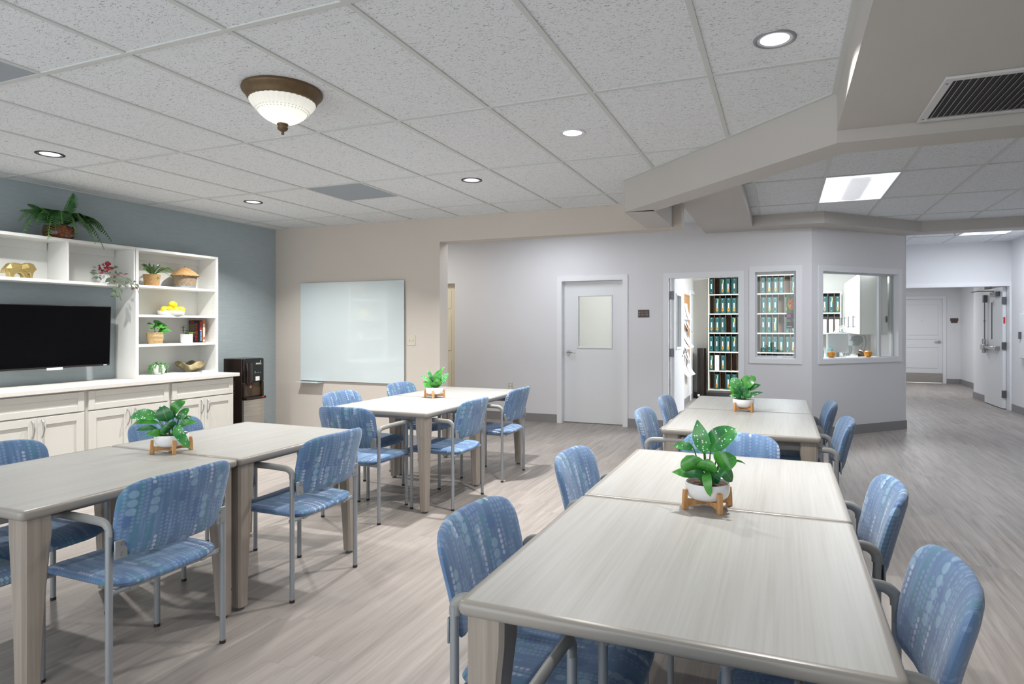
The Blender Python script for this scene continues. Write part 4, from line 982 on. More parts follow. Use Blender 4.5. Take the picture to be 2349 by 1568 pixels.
def shelf_things():
    zt = 2.1305
    # big fern on top.  local: x towards the room, y to the right, z up
    o = thing('potted_fern', 'large arching green fern in carved amber bowl on top of the bridge shelf', 'plant', (-5.86, 3.445, zt))
    MB().lathe([(.002, 0), (.098, 0), (.112, .03), (.116, .06), (.112, .095), (.104, .112), (.096, .11), (.1, .09), (.001, .085)], 40).build('pot', 'amber_carved', o, smooth=True)
    b = MB(); rnd = random.Random(3)
    FR = [((.02, -.3, .20), .06, .05), ((.06, -.33, .11), .13, .05), ((.10, -.32, .01), .16, .045), ((.135, -.16, -.02), .17, .055), ((.16, .05, .05), .15, .05), ((.165, .20, -.015), .17, .06), ((.13, .30, -.055), .19, .05),
          ((.10, .385, .035), .15, .055), ((.06, .34, .15), .11, .05), ((.0, .11, .42), .02, .06), ((-.02, -.22, .27), .05, .045), ((-.05, .2, .25), .05, .045), ((.12, -.24, .1), .13, .05), ((.15, -.06, .12), .13, .05), ((.14, .13, .13), .12, .05), ((-.06, -.12, .24), .05, .05), ((-.04, .3, .1), .12, .05)]
    for i, (t, ar, w) in enumerate(FR):
        frond(b, (0, t[1]*.12, .10), t, ar, w*1.75, 26)
        if i < 13: frond(b, (0, t[1]*.1, .10), (t[0]*.7+.01, t[1]*.72+.03, t[2]*.6+.09), ar*.9, w*1.6, 22)
    b.build('fronds', 'leaf_fern', o, smooth=False)
    # gold elephant
    o = thing('elephant_figurine', 'faceted gold elephant figurine on the bridge shelf', 'figurine', (-5.83, 3.005, 1.7705)); sc = .000175
    out = [(10, 860), (100, 650), (280, 430), (480, 385), (820, 455), (1040, 375), (1245, 435), (1385, 680), (1260, 830), (1215, 1000), (1205, 1135), (1110, 1135), (1110, 930), (1050, 870), (1000, 920), (990, 1120), (850, 1110), (820, 980), (740, 890), (630, 850), (530, 880), (460, 970), (440, 1085), (270, 1080), (240, 870), (190, 740), (125, 720), (95, 880)]
    P = []
    for x, y in out:
        zz = (1083+(x-350)*.058-y)*sc; P.append((x*sc, max(0., zz) if y < 1070 else 0.))
    b = MB(); n = len(P); front = [(.028, p[0], p[1]) for p in P]; back = [(-.028, p[0], p[1]) for p in P]
    b.add(front+back, [tuple(range(n)), tuple(range(2*n-1, n-1, -1))]+[(i, n+i, n+(i+1) % n, (i+1) % n) for i in range(n)])
    b.build('body', 'gold_brushed', o, bevel=.004, seg=1)
    b = MB(); q = lambda x, y, k: (k, x*sc, (1083+(x-350)*.058-y)*sc)
    c = q(1020, 600, .046); rim = [(750, 490), (740, 690), (840, 790), (1000, 820), (1020, 700), (1120, 500), (960, 420)]
    rim3 = [q(x, y, .031) for x, y in rim]; b.add([c]+rim3+[q(x, y, .027) for x, y in rim], [(0, i+1, (i+1) % 7+1) for i in range(7)]+[(i+1, i+8, (i+1) % 7+8, (i+1) % 7+1) for i in range(7)])
    b.build('ear', 'gold_brushed', o)
    b = MB(); c = q(330, 660, .037); rim = [(130, 660), (300, 440), (740, 500), (720, 690), (440, 880), (240, 850)]
    b.add([c]+[q(x, y, .0285) for x, y in rim], [(0, i+1, (i+1) % 6+1) for i in range(6)]); b.build('flank', 'gold_brushed', o)
    # red-leaved trailing plant
    o = thing('trailing_plant', 'trailing plant with red and striped leaves in white pot on the bridge shelf', 'plant', (-5.83, 3.80, 1.7705))
    MB().lathe([(.002, 0), (.042, 0), (.056, .08), (.052, .08), (.001, .07)], 28).build('pot', 'white_ceramic', o, smooth=True)
    k = 3330.; rd = random.Random(5)
    RED = [(740, 420, 770, 230, 120), (680, 400, 565, 375, 75), (560, 460, 450, 405, 75), (600, 540, 445, 485, 85), (860, 500, 930, 410, 70), (740, 520, 820, 410, 110), (640, 600, 560, 540, 80), (980, 640, 1090, 650, 60), (700, 540, 600, 440, 90), (720, 600, 690, 480, 70), (1190, 640, 1355, 585, 28), (440, 500, 320, 455, 20), (1400, 1020, 1460, 1075, 60), (470, 670, 600, 600, 40)]
    STR = [(950, 460, 1075, 365, 75), (430, 590, 245, 575, 55), (410, 690, 185, 620, 75), (300, 730, 180, 655, 60), (370, 760, 185, 830, 30), (350, 760, 270, 825, 70), (370, 760, 445, 855, 75), (400, 740, 515, 725, 40), (530, 570, 450, 530, 60), (1060, 560, 1000, 580, 80), (1070, 610, 1190, 575, 60), (930, 660, 910, 755, 80), (755, 770, 600, 905, 95), (830, 780, 985, 850, 80), (860, 880, 1115, 820, 90), (815, 810, 815, 905, 80), (760, 940, 645, 955, 95), (960, 930, 1095, 1040, 90), (845, 960, 915, 1055, 100), (825, 1060, 650, 1130, 110), (870, 1060, 975, 1215, 95), (760, 1215, 630, 1325, 110), (770, 1270, 650, 1345, 80), (800, 1200, 885, 1310, 110), (815, 1330, 940, 1450, 115), (1205, 740, 1380, 840, 90), (1235, 800, 1135, 925, 105), (1380, 880, 1465, 795, 50), (1405, 930, 1530, 1020, 90), (1320, 1000, 1310, 1095, 80), (1250, 920, 1300, 1030, 45), (1450, 1105, 1540, 1220, 30), (860, 620, 760, 600, 40), (600, 600, 690, 560, 50)]
    f = lambda x, y: ((x-740)/k*1.0, (918-y)/k+.005)
    def dep(x, y): return .05+.10*min(1., max(0., (y-560)/380.))
    for L, m in ((RED, 'leaf_red'), (STR, 'leaf_striped')):
        b = MB()
        for bx, by, tx, ty, w in L:
            w *= 1.3 if m == 'leaf_red' else 1.
            (y0, z0), (y1, z1) = f(bx, by), f(tx, ty); x0 = dep(bx, by); x1 = x0+rd.uniform(-.01, .02)
            leaf(b, (x0, y0, z0), (x1, y1, z1), w/k*1.2, .006, (.8, 0, .5), 'oval', .15, n=7)
        b.build('leaves', m, o, smooth=True, ang=180)
    b = MB()
    for path in ([(740, 640), (780, 740), (840, 900), (850, 1040), (800, 1150), (790, 1210), (840, 1340)], [(760, 640), (1000, 690), (1130, 710), (1230, 790), (1280, 880), (1400, 940), (1430, 1080)], [(720, 640), (560, 600), (430, 680), (340, 750)], [(740, 640), (745, 500), (745, 400)], [(760, 620), (930, 520), (960, 450)], [(700, 620), (600, 520), (560, 460)]):
        b.tube([(dep(x, y)-.004, *f(x, y)) for x, y in path], .0018, 5)
    b.build('stems', 'stem_brown', o, smooth=True)
    # small fern in a wicker pot, wicker hut
    o = thing('potted_fern', 'small fern in round tan woven pot on the top tower shelf', 'plant', (-5.85, 4.287, 1.7755))
    MB().lathe([(.002, 0), (.064, 0), (.077, .115), (.072, .116), (.001, .105)], 36).build('pot', 'wicker_tan', o, smooth=True)
    b = MB()
    for t, ar, w in (((.03, -.13, .20), .04, .022), ((.06, -.125, .15), .05, .022), ((.0, -.085, .215), .03, .02), ((.0, -.025, .225), .01, .018), ((.0, .02, .22), .01, .016), ((.0, .09, .215), .04, .022), ((.05, .17, .185), .05, .024), ((.07, .185, .165), .05, .024), ((.08, .16, .14), .05, .024), ((.09, .14, .095), .05, .02), ((.085, .01, .07), .04, .014), ((.05, -.06, .18), .04, .02), ((.05, .08, .19), .04, .022)):
        frond(b, (0, t[1]*.1, .10), t, ar, w*1.5, 18, .2)
    b.build('fronds', 'leaf_fern', o)
    o = thing('woven_hut', 'little round woven hut with a conical straw roof on the top tower shelf', 'ornament', (-5.86, 4.662, 1.7755))
    MB().lathe([(.002, 0), (.099, 0), (.099, .022), (.002, .022)], 36).build('base_ring', 'galvanized', o, smooth=True, ang=40)
    MB().lathe([(.1, .022), (.112, .135), (.002, .14)], 40).build('wall', 'wicker_grey', o, smooth=True, ang=40)
    MB().lathe([(.134, .125), (.138, .132), (.1, .168), (.05, .205), (.02, .218), (.002, .22)], 40).build('roof', 'wicker_tan', o, smooth=True)
    b = MB(); b.tube([(0, 0, .218), (-.004, -.004, .228), (0, -.012, .232)], .0025, 6); b.build('loop', 'stem_brown', o)
    # lemons in a white dish
    zl = 1.4885
    o = thing('shallow_dish', 'white shallow dish of lemons on the second tower shelf', 'dish', (-5.84, 4.489, zl))
    MB().lathe([(.002, 0), (.106, 0), (.116, .008), (.121, .044), (.117, .046), (.110, .012), (.002, .008)], 48).build('dish_body', 'white_ceramic', o, smooth=True, ang=50)
    for i, (y, x, z, rz, lab) in enumerate(((-.087, .045, .040, .5, 'yellow lemon at the left end of the white dish'), (-.055, .075, .040, 1.2, 'yellow lemon front left in the white dish'), (.03, .08, .036, .1, 'yellow lemon at the front middle of the white dish, under the top one'), (.095, .05, .042, 2.2, 'yellow lemon at the right end of the white dish'), (.022, .03, .09, .3, 'yellow lemon on top of the pile in the white dish'), (-.02, -.03, .042, 1.7, 'yellow lemon at the back of the white dish'), (.07, -.03, .042, .7, 'yellow lemon at the back right of the white dish'))):
        l = MB().ell((0, 0, 0), .038, .038, .046, 16, 11, 0, .16).build('lemon', 'lemon', smooth=True, ang=180); l.location = (-5.84+x*.9-.03, 4.489+y*.92, zl+z*1.12+.008); l.rotation_euler = (pi/2*.9, .2, rz)
        tag(l, lab, 'lemon', 'lemons in the white dish')
    # rubber plant in a straw pot, succulents, two books
    zl = 1.2005
    o = thing('potted_plant', 'broad-leaved green plant in rope-wound straw pot on the third tower shelf', 'plant', (-5.845, 4.318, zl))
    MB().lathe([(.002, 0), (.060, 0), (.066, .01), (.078, .108), (.074, .112), (.001, .1)], 36, wave=None).build('pot', 'rope_straw', o, smooth=True)
    b = MB()
    for by, bz, ty, tz, w, x in ((-.01, .205, .0, .25, .05, .02), (-.01, .19, -.045, .243, .06, .03), (.0, .2, .06, .225, .05, .02), (-.03, .17, -.11, .212, .05, .03), (-.02, .165, -.105, .195, .05, .06), (.0, .18, .075, .205, .05, .04), (.0, .15, .03, .185, .085, .075), (.04, .165, .11, .19, .07, .03), (-.01, .12, -.11, .155, .045, .06), (.04, .135, .145, .135, .045, .05), (.02, .105, .10, .15, .08, .06), (-.04, .16, .06, .17, .07, .05)):
        leaf(b, (x*.4, by, bz), (x, ty, tz), w, .012, (.6, 0, .8), 'oval', .15, n=7)
    b.build('leaves', 'leaf_green', o, smooth=True, ang=180)
    b = MB(); b.tube([(0, .0, .1), (0, -.01, .16), (.01, 0, .22)], .004, 6); b.tube([(0, .02, .1), (.02, .03, .13)], .003, 6); b.build('stem', 'stem_brown', o)
    def rosette(b, c, n, L, w, lift, rings=2):
        for r in range(rings):
            for q in range(n):
                a = 2*pi*q/n+r*.5; l = L*(1-.35*r); e = lift+.5*r
                leaf(b, c, (c[0]+l*cos(a)*cos(e), c[1]+l*sin(a)*cos(e), c[2]+l*sin(e)), w, .004, (0, 0, 1), 'oval', .3, n=4)
    o = thing('succulent_pot', 'three small succulents in a smooth white pot on the third tower shelf', 'plant', (-5.82, 4.648, zl))
    MB().lathe([(.002, 0), (.05, 0), (.057, .01), (.059, .095), (.055, .096), (.053, .085), (.001, .082)], 36).build('pot', 'white_ceramic', o, smooth=True, ang=50)
    b = MB(); rosette(b, (.02, -.02, .09), 9, .055, .02, .2); b.build('rosette_sage', 'leaf_sage', o)
    b = MB(); rosette(b, (.02, .035, .09), 9, .062, .014, .35); b.build('rosette_lime', 'leaf_lime', o)
    b = MB(); rosette(b, (-.02, .02, .12), 9, .035, .016, .5); b.tube([(-.01, -.03, .08), (-.01, -.03, .16)], .004, 6)
    for z in (.125, .14, .155, .17): 
        for q in range(5):
            a = 2*pi*q/5+z*20; leaf(b, (-.01, -.03, z), (-.01+.045*cos(a), -.03+.045*sin(a), z+.015), .012, .003, (0, 0, 1), 'oval', .2, n=4)
    b.build('rosette_olive', 'leaf_olive', o)
    o = thing('book', 'black book with red blurb columns facing out on the third tower shelf', 'book', (-5.90, 4.80, zl), 0, 'two books on the tower shelf')
    b = MB(); b.box(-.078, .08, 0, .036, 0, .238); b.build('cover', 'book_black', o, bevel=.001)
    b = MB(); b.box(-.0785, .075, .003, .033, .2375, .2385); b.build('pages', 'page_cream', o)
    b = MB()
    b.box(-.06, -.02, -.0006, 0, .214, .228); b.box(-.02, .0, -.0006, 0, .214, .228)
    for z0, z1, x1 in ((.18, .205, .052), (.15, .172, .05), (.13, .14, .054), (.085, .122, .055), (.05, .078, .052), (.02, .042, .048)): b.box(.018, x1, -.0006, 0, z0, z1)
    b.build('blurb', 'book_red', o)
    b = MB(); b.box(-.07, .012, -.0006, 0, .125, .205); b.box(-.07, .012, -.0006, 0, .055, .12); b.build('blurb_panel', 'book_olive', o)
    MB().box(-.068, -.03, -.0006, 0, .012, .044).build('barcode_panel', 'page_cream', o)
    b = MB(); b.box(.08, .0806, .008, .029, .19, .226); b.box(.08, .0806, .008, .029, .142, .186); b.build('spine_title', 'book_red', o)
    b = MB(); b.box(.08, .0806, .012, .027, .07, .122); b.box(.08, .0806, .012, .027, .016, .066); b.build('spine_author', 'book_blue', o); MB().box(.08, .0806, .008, .026, .127, .136).build('spine_mark', 'label_white', o)
    o = thing('book', 'tan and brown patterned book standing right of the black book', 'book', (-5.90, 4.838, zl), 0, 'two books on the tower shelf')
    MB().box(-.078, .081, 0, .036, 0, .242).build('cover', 'book_tan', o, bevel=.001); MB().box(-.0785, .076, .003, .033, .2415, .2425).build('pages', 'page_cream', o)
    b = MB(); b.box(.081, .0816, .008, .028, .06, .2); b.build('spine_title', 'page_cream', o); MB().box(.081, .0816, .01, .027, .012, .03).build('spine_mark', 'label_white', o)
    # string-of-beads succulent and wavy bowl on the counter shelf
    zl = .8955
    o = thing('trailing_succulent', 'trailing bead succulent spilling over a white footed pot on the bottom tower shelf', 'plant', (-5.82, 4.335, zl))
    MB().lathe([(.002, 0), (.04, 0), (.052, .012), (.068, .06), (.066, .092), (.062, .094), (.06, .08), (.001, .078)], 32).build('pot', 'white_ceramic', o, smooth=True)
    b = MB(); rd = random.Random(2)
    for q in range(60):
        a = rd.uniform(0, 2*pi); r = .065*math.sqrt(rd.random()); b.ell((r*cos(a), r*sin(a), .095+.018*rd.random()+.012*(1-r/.065)), .008, .008, .006, 6, 5)
    for a, L in ((-2.0, .07), (-1.57, .09), (-1.35, .085), (-.55, .07), (-.35, .09), (.2, .04), (.9, .03), (1.35, .08), (1.6, .085), (1.9, .07), (-1.0, .03), (.6, .035), (2.5, .05), (3.5, .05)):
        n = int(L/.007)
        for q in range(n+3):
            s = max(0, q-2)*.007; r = .072+.012*sin(min(1, s/.04)*1.5)+rd.uniform(-.004, .004); aa = a+rd.uniform(-.06, .06)
            b.ell((r*cos(aa), r*sin(aa), .095-s), .0075, .0075, .006, 6, 5)
    b.build('beads', 'leaf_sage', o, smooth=True)
    o = thing('wavy_bowl', 'wavy-rimmed brushed bronze bowl on the bottom tower shelf', 'bowl', (-5.84, 4.718, zl))
    def wv(r, z, a):
        f = max(0, (r-.05)/.11); return (r*(1+.18*f*sin(5*a+.6)), z+.026*f*sin(5*a+2.2))
    MB().lathe([(.002, .0), (.05, .0), (.072, .022), (.103, .056), (.136, .092), (.133, .094), (.100, .060), (.069, .027), (.048, .006), (.002, .006)], 80, wave=wv).build('bowl_body', 'bronze_bowl', o, smooth=True)
shelf_things()

# ------------------------------------------------------------------ office behind the windows
ORD = ['first', 'second', 'third', 'fourth', 'fifth', 'sixth', 'seventh', 'eighth', 'ninth']
def office():
    V = 11.9; U0 = -1.286; CW = .1017
    zs = [1.975, 1.615, 1.258, .903, .55, .199]          # board heights, top row first
    def unit(name, lab, c0, c1, rows, top):
        o = thing(name, lab, 'shelf unit', (U0+c0*CW, V, zs[rows[-1]]-.03)); W = (c1-c0)*CW; zb = zs[rows[-1]]-.03; H = top-zb
        MB().box(0, W, .28, .30, 0, H).build('back_panel', 'cubby_wood', o)
        for x in (0, W): MB().box(x-.011, x+.011, 0, .30, 0, H).build('side_panel', 'cubby_edge', o)
        for r in rows: MB().box(.011, W-.011, -.004, .28, zs[r]-.022-zb, zs[r]-zb).build('shelf_board', 'cubby_edge', o)
        MB().box(.011, W-.011, 0, .28, H-.02, H).build('top_panel', 'cubby_edge', o)
        for c in range(c0+1, c1):
            b = MB()
            for i, r in enumerate(rows):
                zt = (zs[r-1]-.022 if i else top-.02)
                b.box((c-c0)*CW-.004, (c-c0)*CW+.004, .012, .28, zs[r]-zb, zt-zb)
            b.build('divider', 'cubby_wood', o)
        return o
    unit('binder_shelf', 'tall cubby shelf full of green binders along the office back wall', 0, 18, [0, 1, 2, 3, 4, 5], 2.31)
    unit('binder_shelf', 'short wall-hung cubby shelf seen through the wide angled window', 18, 22, [1, 2], 1.975)
    MB0 = {}
    def binder_mesh(kind):
        if kind in MB0: return MB0[kind]
        b = MB(); w = .037; h = .285
        base = {'W': 1, 'K': 4}.get(kind[0], 0)
        b.box(-w, w, 0, .255, 0, h, base)
        if kind[0] == 'G':
            b.box(-.010, .010, -.0015, 0, .10, .19, 1)
            for z in (.03, .262): b.cyl((0, 0, z), .006, -.002, 8, 5, axis='y')
            if 'o' in kind: b.box(-.015, .015, -.002, 0, .045, .10, 2); b.box(-.004, .004, -.0026, -.002, .055, .09, 4)
            if 'y' in kind: b.add([(.0, -.003, .18), (.014, -.003, .178), (.022, -.003, .26), (.009, -.003, .262)], [(0, 1, 2, 3)], 3)
        if kind[0] == 'K': b.box(-w+.003, w-.003, -.0015, 0, .0, h-.045, 1)
        if kind[0] == 'W': b.box(-.008, .008, -.0012, 0, .06, .22, 5)
        o = b.build('binder', ['binder_green', 'label_white', 'tag_orange', 'flag_yellow', 'binder_black', 'vent_white']); MB0[kind] = o; o['_used'] = 0
        return o
    DESC = {'G': 'green binder', 'Go': 'green binder with orange tag', 'Gy': 'green binder with yellow flag', 'Goy': 'green binder with orange tag and yellow flag', 'W': 'white binder', 'K': 'black binder with white spine sheet'}
    ROWN = ['top row', 'second row', 'third row', 'fourth row', 'fifth row', 'bottom row']
    def put(kind, c, r, where, lean=0.):
        p = binder_mesh(kind)
        if p['_used'] == 0: o = p; p['_used'] = 1
        else: o = p.copy(); COL.objects.link(o)
        o.location = (U0+(c+.5)*CW+random.uniform(-.006, .006), V-.006+random.uniform(0, .012), zs[r]+.0008); o.rotation_euler = (0, lean, 0)
        tag(o, '%s, %s, %s' % (DESC[kind], ROWN[r], where), 'binder', 'ring binders in the office cubbies')
    door = [['G', 0, 'Goy', 'Go', 'G', 'Go'], [0, 'Goy', 'Go', 'Go', 'Go', 'G'], ['Go', 'Go', 'G', 0, 'Gy', 'Go'], ['G', 'G', 'Go', 'Go', 'Gy', 'Go'], ['Goy', 'W', 'Go', 0, 0, 0], [0, 'Goy', 0, 'Go', 'Go', 0]]
    for r, row in enumerate(door):
        for c, k in enumerate(row):
            if k: put(k, c, r, '%s cubby through the open doorway' % ORD[c])
    win1 = [['G', 'Go', 'Go', 'G', 0, 'Go', 0, 0], ['G', 'Go', 'G', 0, 'Go', 'Go', 'G', 0], ['G', 'G', 'Goy', 0, 'Gy', 'Go', 'Go', 'G'], ['G', 'G', 'G', 'Go', 'G', 'Go', 'Go', 'Go'], ['G', 'G', 'G', 'G', 0, 0, 0, 0]]
    for r, row in enumerate(win1):
        for c, k in enumerate(row):
            if k: put(k, 9+c, r, '%s cubby through the narrow window' % ORD[c])
    for r, row in ((1, ['Go', 'Go', 'Gy', 'Go']), (2, ['K', 'K', 'K', 'K'])):
        for c, k in enumerate(row): put(k, 18+c, r, '%s cubby through the angled window' % ORD[c])
    # leaning white folder and lilac folders in the narrow window
    o = MB().box(-.012, .012, 0, .22, 0, .28).build('folder', 'label_white'); o.location = (U0+15.28*CW, V, zs[0]+.001); o.rotation_euler = (0, -.14, 0); tag(o, 'thin white folder leaning in the top row through the narrow window', 'folder')
    o = MB().box(-.008, .008, 0, .22, 0, .22).build('folder', 'flag_yellow'); o.location = (U0+16.2*CW, V, zs[0]+.001); o.rotation_euler = (0, -.05, 0); tag(o, 'pale yellow folder in the top row through the narrow window', 'folder')
    o = MB().box(-.01, .01, 0, .22, 0, .21).build('folder', 'folder_lilac'); o.location = (U0+16.55*CW, V, zs[0]+.001); tag(o, 'lilac folder in the top row through the narrow window', 'folder')
    # flower poster inside the narrow window
    o = thing('flower_poster', 'hanging flower calendar with an orange bloom behind the narrow window glass', 'poster', (.105, VR+.10, 1.35))
    MB().box(-.055, .05, 0, .002, .19, .42).build('picture', 'flower_print', o)
    b = MB()
    for q in range(6):
        a = 2*pi*q/6+.3; leaf(b, (.012, -.001, .305), (.012+.07*cos(a) if cos(a) < .3 else .048, -.002, .305+.085*sin(a)), .062, .0, (0, -1, 0), 'heart', 0., n=5)
    b.build('bloom', 'petal_orange', o)
    b = MB(); leaf(b, (-.02, -.0025, .24), (-.012, -.0025, .33), .03, 0, (0, -1, 0), 'oval', 0, n=5); leaf(b, (-.045, -.0025, .30), (.0, -.0025, .32), .02, 0, (0, -1, 0), 'oval', 0, n=5); b.build('petal_edge', 'petal_yellow', o)
    MB().box(-.055, .05, 0, .002, 0, .19).build('lower_sheet', 'print_dark', o)
    MB().box(-.05, -.005, -.001, 0, .135, .18).build('pink_photo', 'print_pink', o)
    b = MB(); b.box(-.05, .0, -.001, 0, .085, .095); b.box(-.05, -.01, -.001, 0, .102, .108); b.box(.02, .05, -.001, 0, .08, .12); b.build('lettering', 'petal_yellow', o); MB().box(-.05, .01, -.001, 0, .018, .026).build('caption', 'paper_white', o)
    # tower heater, cork board, papers, inner door casing
    o = thing('tower_heater', 'tall dark tower heater standing in the office by the binder shelf', 'heater', (-1.42, 12.02, 0))
    MB().lathe([(.001, 0), (.11, 0), (.11, .02), (.001, .03)], 24).build('base', 'black_plastic', o, smooth=True, ang=40)
    MB().prism([(-.085, -.05), (-.03, -.1), (.04, -.1), (.075, -.05), (.075, .06), (-.085, .06)], .03, .96).build('body', 'dark_brown_plastic', o, bevel=.01)
    MB().box(-.055, .0, -.096, -.084, .12, .86).build('grille', 'black_plastic', o); MB().box(-.07, -.03, -.101, -.08, .05, .09).build('label_plate', 'label_white', o)
    o = thing('cork_board', 'cork notice board on the office side wall behind the open door', 'notice board', (-1.6, 10.85, 1.30))
    MB().box(0, .015, -.62, .62, -.62, .62).build('cork_panel', 'cork', o)
    b = MB()
    for a, c, d, e in ((-.64, .64, -.64, -.62), (-.64, .64, .62, .64), (-.64, -.62, -.62, .62), (.62, .64, -.62, .62)): b.box(0, .022, a, c, d, e)
    b.build('frame', 'stand_wood', o)
    rd = random.Random(9); k = 0
    NM = ['at the very top', 'second from the top', 'third from the top', 'fourth from the top', 'fifth from the top', 'sixth from the top', 'seventh from the top', 'lowest']
    for col, cy in enumerate((10.42, 10.75, 11.08)):
        for r in range(5):
            y, z = cy+rd.uniform(-.05, .05), 1.80-r*.24+rd.uniform(-.04, .04); b = MB(); n = 6; vs = []
            cur = rd.uniform(.03, .16); h = .29
            for j in range(n+1):
                s = j/n; vs += [(.018+cur*s*s, -.15, -h*s), (.018+cur*s*s*(.5 if r % 2 else 1.2), .15, -h*s)]
            vs2 = [(x+.0012, q, w) for x, q, w in vs]; m = len(vs)
            fs = [(2*j, 2*j+1, 2*j+3, 2*j+2) for j in range(n)]; b.add(vs+vs2, fs+[tuple(m+i for i in reversed(f)) for f in fs])
            o = b.build('hanging_sheet', 'paper_white', smooth=True); o.location = (-1.6+.002*r+.001, y, z)
            tag(o, 'white sheet pinned on the cork board, %s, %s column from the door' % (['topmost', 'second from top', 'middle', 'second from bottom', 'lowest'][r], ORD[col]), 'paper', 'papers pinned on the office cork board')
    struct(MB().box(-1.6, -1.575, 11.62, 11.70, 0, 2.05).box(-1.6, -1.575, 11.7, 12.2, 1.98, 2.05).build('trim_3', 'trim_paint'), 'white casing of the inner office door', 'trim')
    # wall cupboards
    o = thing('wall_cupboards', 'white wall cupboards with bar handles on the office side wall', 'cupboard', (.975, 9.3, 1.265)); L = 2.57
    MB().box(.02, .33, 0, L, 0, .83).build('carcass', 'cabinet_paint', o)
    n = 4
    for q in range(n):
        a, c = q*L/n+.002, (q+1)*L/n-.002; d = MB().box(0, .019, a, c, .002, .828).build('door', 'cabinet_paint', o, bevel=.002)
        y = c-.08 if q else c-.1; b = MB(); b.tube([(-.03, y, .09), (-.03, y, .26)], .006, 8); b.tube([(0, y, .105), (-.03, y, .105)], .005, 6); b.tube([(0, y, .245), (-.03, y, .245)], .005, 6); b.build('handle', 'dark_steel', d, smooth=True)
    # desk counter with things on it, under the wide window
    o = thing('office_desk', 'pale office desk below the short cubby shelf', 'desk', (.56, 11.45, 0)); MB().box(0, .87, 0, .43, .86, .9).build('desktop', 'counter_top', o)
    MB().box(0, .04, .03, .42, 0, .86).build('end_panel', 'cabinet_paint', o)
    c, s = cos(pi/4), sin(pi/4)
    def bay(x, y): return (.338+x*c-y*s, VR+x*s+y*c)
    tag(MB().prism([bay(.18, .125), bay(1.50, .125), bay(1.50, .58), bay(.5, .58)], .925, .96).build('window_desk', 'counter_top'), 'pale ledge desk right behind the wide angled window', 'desk')
    def at(x, y, z): p = bay(x, y); return (p[0], p[1], z)
    for x, y, lab in ((.43, .085, 'small orange glass pumpkin at the left of the wide window sill'), (1.025, .03, 'small orange glass pumpkin at the right of the wide window sill')):
        o = thing('glass_pumpkin', lab, 'pumpkin ornament', at(x, y, .9775), pi/4, 'orange pumpkins on the office window sill')
        def pk(r, z, a): return (r*(1-.07*abs(sin(4*a))), z)
        MB().lathe([(.002, .004), (.03, 0), (.046, .02), (.05, .042), (.044, .066), (.026, .08), (.002, .076)], 48, wave=pk).build('body', 'pumpkin', o, smooth=True); b = MB(); b.tube([(0, 0, .076), (.002, 0, .088), (.006, 0, .1)], .006, 8); b.build('stem', 'stem_tan', o, smooth=True)
    o = thing('spray_bottle', 'pale blue bottle behind the left pumpkin in the wide window', 'bottle', at(.56, .22, .961)); MB().lathe([(.002, 0), (.05, 0), (.052, .07), (.04, .115), (.03, .13), (.03, .15), (.002, .15)], 20).build('bottle_body', 'bottle_blue', o, smooth=True); MB().box(-.02, .03, -.012, .012, .15, .165).build('cap', 'bottle_blue', o)
    o = thing('computer_monitor', 'grey back of a computer monitor behind the wide window', 'monitor', at(.92, .42, .961), pi/4)
    MB().box(-.19, .19, -.02, .015, .06, .32).build('housing', 'vent_white', o, bevel=.006); MB().box(-.03, .03, -.012, .02, .005, .1).build('neck', 'fan_grey', o); MB().box(-.1, .1, -.06, .1, 0, .008).build('base', 'fan_grey', o)
    o = thing('cardboard_box', 'small brown cardboard box at the left in the wide window', 'box', at(.30, .2, .961), pi/4)
    MB().box(-.085, .075, -.05, .05, 0, .11).build('carton', 'box_cardboard', o); MB().box(-.05, -.01, -.051, .05, .02, .111).build('tape', 'page_cream', o)
    tag(MB().box(-.1, .1, -.003, .003, 0, .15).build('printed_notice', 'paper_white', loc=at(.32, .27, 1.05)), 'white printed notice above the cardboard box in the wide window', 'notice')
    bpy.data.objects['printed_notice'].rotation_euler = (0, 0, pi/4)
    MB().box(-.07, .07, -.004, -.003, .11, .118).box(-.07, .03, -.004, -.003, .085, .091).box(-.07, .05, -.004, -.003, .055, .061).build('lettering', 'vent_dark', bpy.data.objects['printed_notice'])
    tag(MB().box(-.09, .09, -.06, .06, 0, .088).build('paper_stack', 'paper_white', loc=at(.32, .295, .961)), 'stack of paper under the printed notice in the wide window', 'paper'); bpy.data.objects['paper_stack'].rotation_euler = (0, 0, pi/4)
    o = thing('desk_phone', 'dark desk phone right of the right pumpkin in the wide window', 'phone', at(1.16, .18, .961), pi/4)
    b = MB(); b.loft([[(-.07, -.06, 0), (.07, -.06, 0), (.07, .06, 0), (-.07, .06, 0)], [(-.07, -.06, .02), (.07, -.06, .02), (.07, .06, .06), (-.07, .06, .06)]]); b.build('base', 'black_plastic', o, bevel=.004)
    b = MB(); b.tube([(-.06, -.04, .05), (-.055, .0, .075), (-.05, .05, .085)], .018, 10); b.build('handset', 'bezel', o, smooth=True)
    o = thing('pedestal_fan', 'round grey fan behind the monitor in the wide window', 'fan', (.98, 10.95, 0), R(20))
    b = MB(); b.tube([(0, .03, .02), (0, .03, 1.1)], .018, 10); b.cyl((0, .03, 0), .18, .02, 24); b.build('stand', 'fan_grey', o, smooth=True, ang=40)
    b = MB(); N = 40
    for y, rr in ((-.06, .25), (.03, .25), (-.015, .28)): b.tube([(rr*cos(2*pi*q/N), y, 1.12+rr*sin(2*pi*q/N)) for q in range(N+1)], .006, 6, up=(0, 1, 0))
    for q in range(36):
        a = 2*pi*q/36; b.tube([(.05*cos(a), -.075, 1.12+.05*sin(a)), (.25*cos(a), -.06, 1.12+.25*sin(a)), (.28*cos(a), -.015, 1.12+.28*sin(a))], .0025, 4)
    b.build('cage', 'fan_grey', o)
    b = MB()
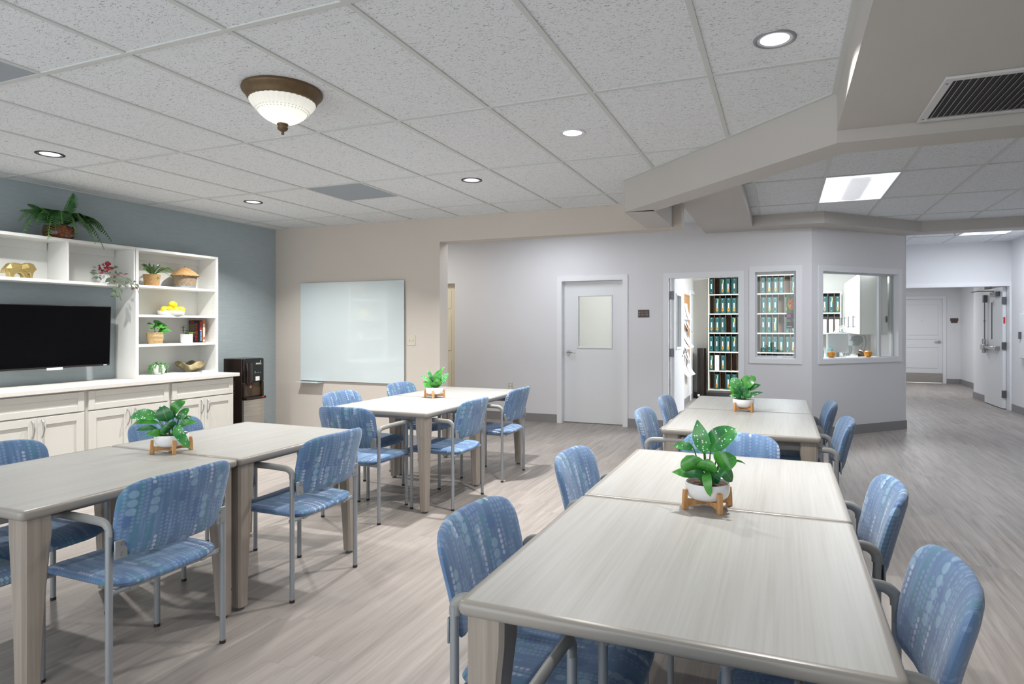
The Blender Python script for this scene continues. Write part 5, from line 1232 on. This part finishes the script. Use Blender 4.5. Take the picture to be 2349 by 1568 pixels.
    for q in range(3):
        a = 2*pi*q/3; leaf(b, (.02*cos(a), -.02, 1.12+.02*sin(a)), (.24*cos(a+.3), -.02, 1.12+.24*sin(a+.3)), .17, .01, (0, -1, 0), 'heart', .1)
    b.build('blades', 'fan_grey', o); MB().cyl((0, .04, 1.12), .05, -.11, 16, axis='y').build('motor_hub', 'fan_grey', o)
    # pantry seen through the closed door
    o = thing('hanging_cupboard', 'white wall cupboard glimpsed through the closed door window', 'cupboard', (-2.55, 9.85, 1.38))
    MB().box(-.02, .8, .02, .345, 0, .85).build('carcass', 'cabinet_paint', o)
    for a, c, hx in ((-.018, .385, .345), (.389, .79, .43)):
        d = MB().box(a, c, 0, .02, .002, .848).build('door', 'door_paint', o, bevel=.002); b = MB(); b.tube([(hx, -.03, .12), (hx, -.03, .3)], .006, 8); b.tube([(hx, 0, .13), (hx, -.03, .13)], .005, 6); b.tube([(hx, 0, .29), (hx, -.03, .29)], .005, 6); b.build('handle', 'nickel', d, smooth=True)
    tag(MB().box(-3.29, -1.74, 9.6, 10.195, 0, 1.02).build('pantry_counter', 'cabinet_paint'), 'white pantry counter glimpsed through the closed door window', 'counter')
    tag(MB().box(-2.58, -2.53, 9.75, 9.85, 1.021, 1.2).build('paper_holder', 'paper_white'), 'upright white holder on the pantry counter', 'holder')
    tag(MB().lathe([(.002, 0), (.035, 0), (.04, .09), (.002, .09)], 16).build('paper_cup', 'paper_white', loc=(-2.3, 9.72, 1.0205)), 'small white cup on the pantry counter', 'cup')
office()

# ------------------------------------------------------------------ camera, world, view
cam = bpy.data.cameras.new('camera'); cam.sensor_width = 36.; cam.sensor_fit = 'HORIZONTAL'; cam.lens = 36*1410.15/2349
cam.shift_x = -(1240.18-1174.5)/2349; cam.shift_y = (748.04-784)/2349; cam.clip_start = .05
co = bpy.data.objects.new('camera', cam); COL.objects.link(co); co.location = (0, 0, 1.375); co.rotation_euler = (pi/2, 0, .374386); SC.camera = co
w = bpy.data.worlds.new('room_daylight'); SC.world = w; w.use_nodes = True
w.node_tree.nodes['Background'].inputs[0].default_value = (.93, .97, 1., 1); w.node_tree.nodes['Background'].inputs[1].default_value = 2.5
vs = SC.view_settings; vs.view_transform = 'Standard'; vs.look = 'None'; vs.gamma = 1.; vs.use_curve_mapping = False; vs.exposure = .12
SC.display_settings.display_device = 'sRGB'
cy = SC.cycles; cy.use_denoising = True; cy.max_bounces = 8; cy.diffuse_bounces = 5; cy.glossy_bounces = 3; cy.transmission_bounces = 4; cy.transparent_max_bounces = 12
cy.use_adaptive_sampling = True; cy.adaptive_threshold = .015
cy.caustics_reflective = False; cy.caustics_refractive = False; cy.sample_clamp_indirect = 6.
for o in list(bpy.data.objects):
    if '_used' in o: del o['_used']
